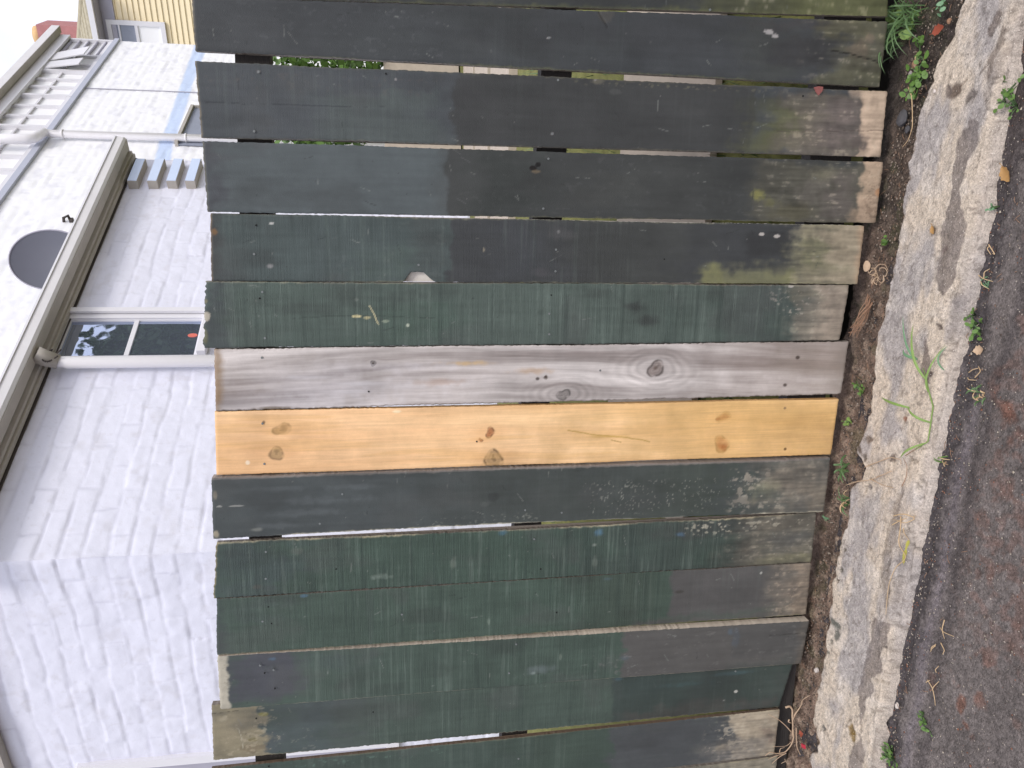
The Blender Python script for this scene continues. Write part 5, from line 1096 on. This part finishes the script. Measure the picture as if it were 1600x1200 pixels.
def dleaf(c, L, Wd, ang_, mat, lab, curl=.3, dz=.006, name='fallen_leaf', cat='leaf', grp='fallen leaves'):
    q = G(*c, dz); m = MB(); n = 12; t = np.linspace(0, 1, n); ww = Wd * np.sin(t * math.pi) ** .8 * (1 + .16 * np.sin(t * 21)); u = np.array([math.cos(ang_), math.sin(ang_), 0]); w = np.array([-u[1], u[0], 0])
    rows = [[q + u * L * (tt - .5) + w * W2 * kk + np.array([0, 0, L * curl * (tt - .5) ** 2 + abs(kk) * W2 * .5]) for kk in (-1, -.5, 0, .5, 1)] for tt, W2 in zip(t, ww)]
    m.grid(np.array(rows)); m.tube([q + u * L * .5, q + u * L * .72 + [0, 0, .003]], .0008, 4); return tag(m.build(name, M[mat], loc=tuple(q)), lab, cat, grp)
dleaf((1471, 47), .040, .0115, 1.75, 'orange', 'curled orange-red dead leaf at the inner kerb edge')
dleaf((1577, 272), .042, .012, .75, 'ochre', 'ochre dead leaf on the asphalt by the kerb')
dleaf((1536, 547), .03, .010, 1.9, 'root', 'crumpled buff leaf scrap in the gutter', .8)
dleaf((1462, 359), .022, .007, .5, 'ochre', 'small brown leaf fragment on the kerb stain')
dleaf((1385, 660), .0, .0, 0, 'ochre', 'x') if False else None
dleaf((1256, 1166 - 20), .024, .009, 2.2, 'orange', 'dull reddish leaf scrap beside the forked root')
m = MB(); q = G(1262, 1162, .012); u = np.array([.012, -.022, .004]); m.box(q - u / 2, u, np.cross(u, [0, 0, 1]) * .42, (0, 0, .004)); tag(m.build('plastic_scrap', M['red'], loc=tuple(q)), 'bright red plastic scrap on the soil beside the forked root', 'scrap')
m = MB(); blade(m, G(1426, 838, .006), G(1420, 862, .014), G(1415, 888, .006), .0036); tag(m.build('yellow_strip', M['yellow'], loc=tuple(G(1426, 838))), 'narrow yellow strip lying in the kerb step', 'strip')
q = onY(1278, 141, -.003); m = MB(); m.prism([q + np.array([x_, 0, z_]) for x_, z_ in ((.006, .012), (-.004, .006), (-.012, -.002), (-.003, -.010), (.008, -.012), (.009, .0))], (0, -.002, 0)); tag(m.build('fallen_leaf', M['pink'], loc=tuple(q)), 'small pink leaf caught in the gap between two mossy palings', 'leaf', 'fallen leaves')

# stones
def stone_mesh(r, seed, mat, sq=.6):
    rs_ = np.random.RandomState(seed); th = np.linspace(0, math.pi, 7); ph = np.linspace(0, 2 * math.pi, 11); T, Pp = np.meshgrid(th, ph, indexing='ij')
    k = 1 + (fbm(T * 1.3 + seed, np.cos(Pp) * 1.5 + seed, seed, 3) - .5) * .9; P = np.stack([k * np.sin(T) * np.cos(Pp), k * np.sin(T) * np.sin(Pp) * .8, k * np.cos(T) * sq], -1) * r
    P[:, -1] = P[:, 0]; return P
def stone(c, r, mat, lab, seed, grp='loose stones'):
    q = G(*c); q[2] += r * .25; m = MB(); m.grid(stone_mesh(r, seed, mat) + q, smooth=False); return tag(m.build('stone', M[mat], loc=tuple(q)), lab, 'stone', grp)
stone((1413, 186), .021, 'dark_stone', 'largest dark stone, beside the thin vine on the soil', 3)
stone((1277, 1047), .0085, 'stone', 'white pebble on the soil by the very dark paling foot', 4)
stone((1484, 33), .007, 'brown_straw', 'pale pebble beside the orange leaf', 5)
stone((1461, 142), .0055, 'stone', 'tiny bright pebble at the kerb edge by the brown pits', 6)
stone((1431, 100), .010, 'brown_straw', 'brown stone among the trailing weed', 7)
stone((1419, 203), .009, 'dark_stone', 'dull grey stone just below the dark stone', 8)
stone((1424, 115), .007, 'stone', 'small pale stone at the left side of the trailing weed', 9)
stone((1403, 1103), .008, 'stone', 'bluish pebble on the asphalt against the kerb', 10)
stone((1531, 500), .007, 'dark_stone', 'grey pebble in the gutter near the flattened weed', 11)
# fine loose gravel and grit: too many to count
def grit(name, n, fn, rlo, rhi, cols, lab, seed):
    rg = random.Random(seed); m = MB(); base = [stone_mesh(1.0, 50 + k, None) for k in range(6)]
    for _ in range(n):
        x, y = fn(rg)
        if x is None: continue
        q = np.array([x, y, gz(x, y)]); r = rg.uniform(rlo, rhi) * (1.6 if rg.random() < .08 else 1); b0 = base[rg.randrange(6)]; th = rg.uniform(0, 6.28); R2 = np.array([[math.cos(th), math.sin(th), 0], [-math.sin(th), math.cos(th), 0], [0, 0, 1]])
        c = lin(rg.choice(cols)) * rg.uniform(.7, 1.2); V = (b0[1::2, ::2] @ R2) * r + q; m.grid(V, c, smooth=False)
    return tag(m.build(name, M['concrete']), lab, 'gravel', kind='stuff')
def soilpt(rg):
    x = rg.uniform(-1.55, .5); t = rg.random(); y = .01 + (float(yi(x)) - .01) * t; return x, y
grit('gravel', 2600, soilpt, .0010, .0034, ((130, 116, 104), (100, 88, 78), (160, 146, 132), (84, 76, 70), (142, 120, 104)), 'fine crumbs and grit scattered on the soil strip', 11)
def roadpt(rg):
    x = rg.uniform(-1.5, .6); y = float(yo(x)) - (abs(rg.gauss(0, .05)) if rg.random() < .5 else rg.uniform(0, .35)); return x, y
grit('gravel', 2600, roadpt, .0007, .0022, ((176, 164, 150), (140, 126, 116), (196, 184, 168), (110, 96, 90), (150, 104, 84)), 'pale grit and chips scattered over the asphalt', 12)
# dead plant crumbs on the soil
rg = random.Random(9); m = MB()
for _ in range(150):
    x, y = soilpt(rg); z = gz(x, y) + .004; t = rg.uniform(0, 6.28); L = rg.uniform(.006, .022); d = np.array([math.cos(t), math.sin(t), rg.uniform(-.1, .3)]) * L; p = np.array([x, y, z]); m.tube([p, p + d * .5 + [0, 0, .001], p + d], .0005, 4)
for _ in range(70):
    x = rg.uniform(-1.5, .6); y = float(yo(x)) - abs(rg.gauss(.0, .05)); z = gz(x, y) + .003; t = rg.uniform(0, 6.28); L = rg.uniform(.005, .02); d = np.array([math.cos(t), math.sin(t), rg.uniform(-.1, .2)]) * L; p = np.array([x, y, z]); m.tube([p, p + d * .5 + [0, 0, .002], p + d], .0006, 4)
tag(m.build('plant_litter', M['brown_straw']), 'fine dry plant litter on the soil and along the kerb foot', 'litter', kind='stuff')

for o in bpy.data.objects:
    if '_b' in o: del o['_b']
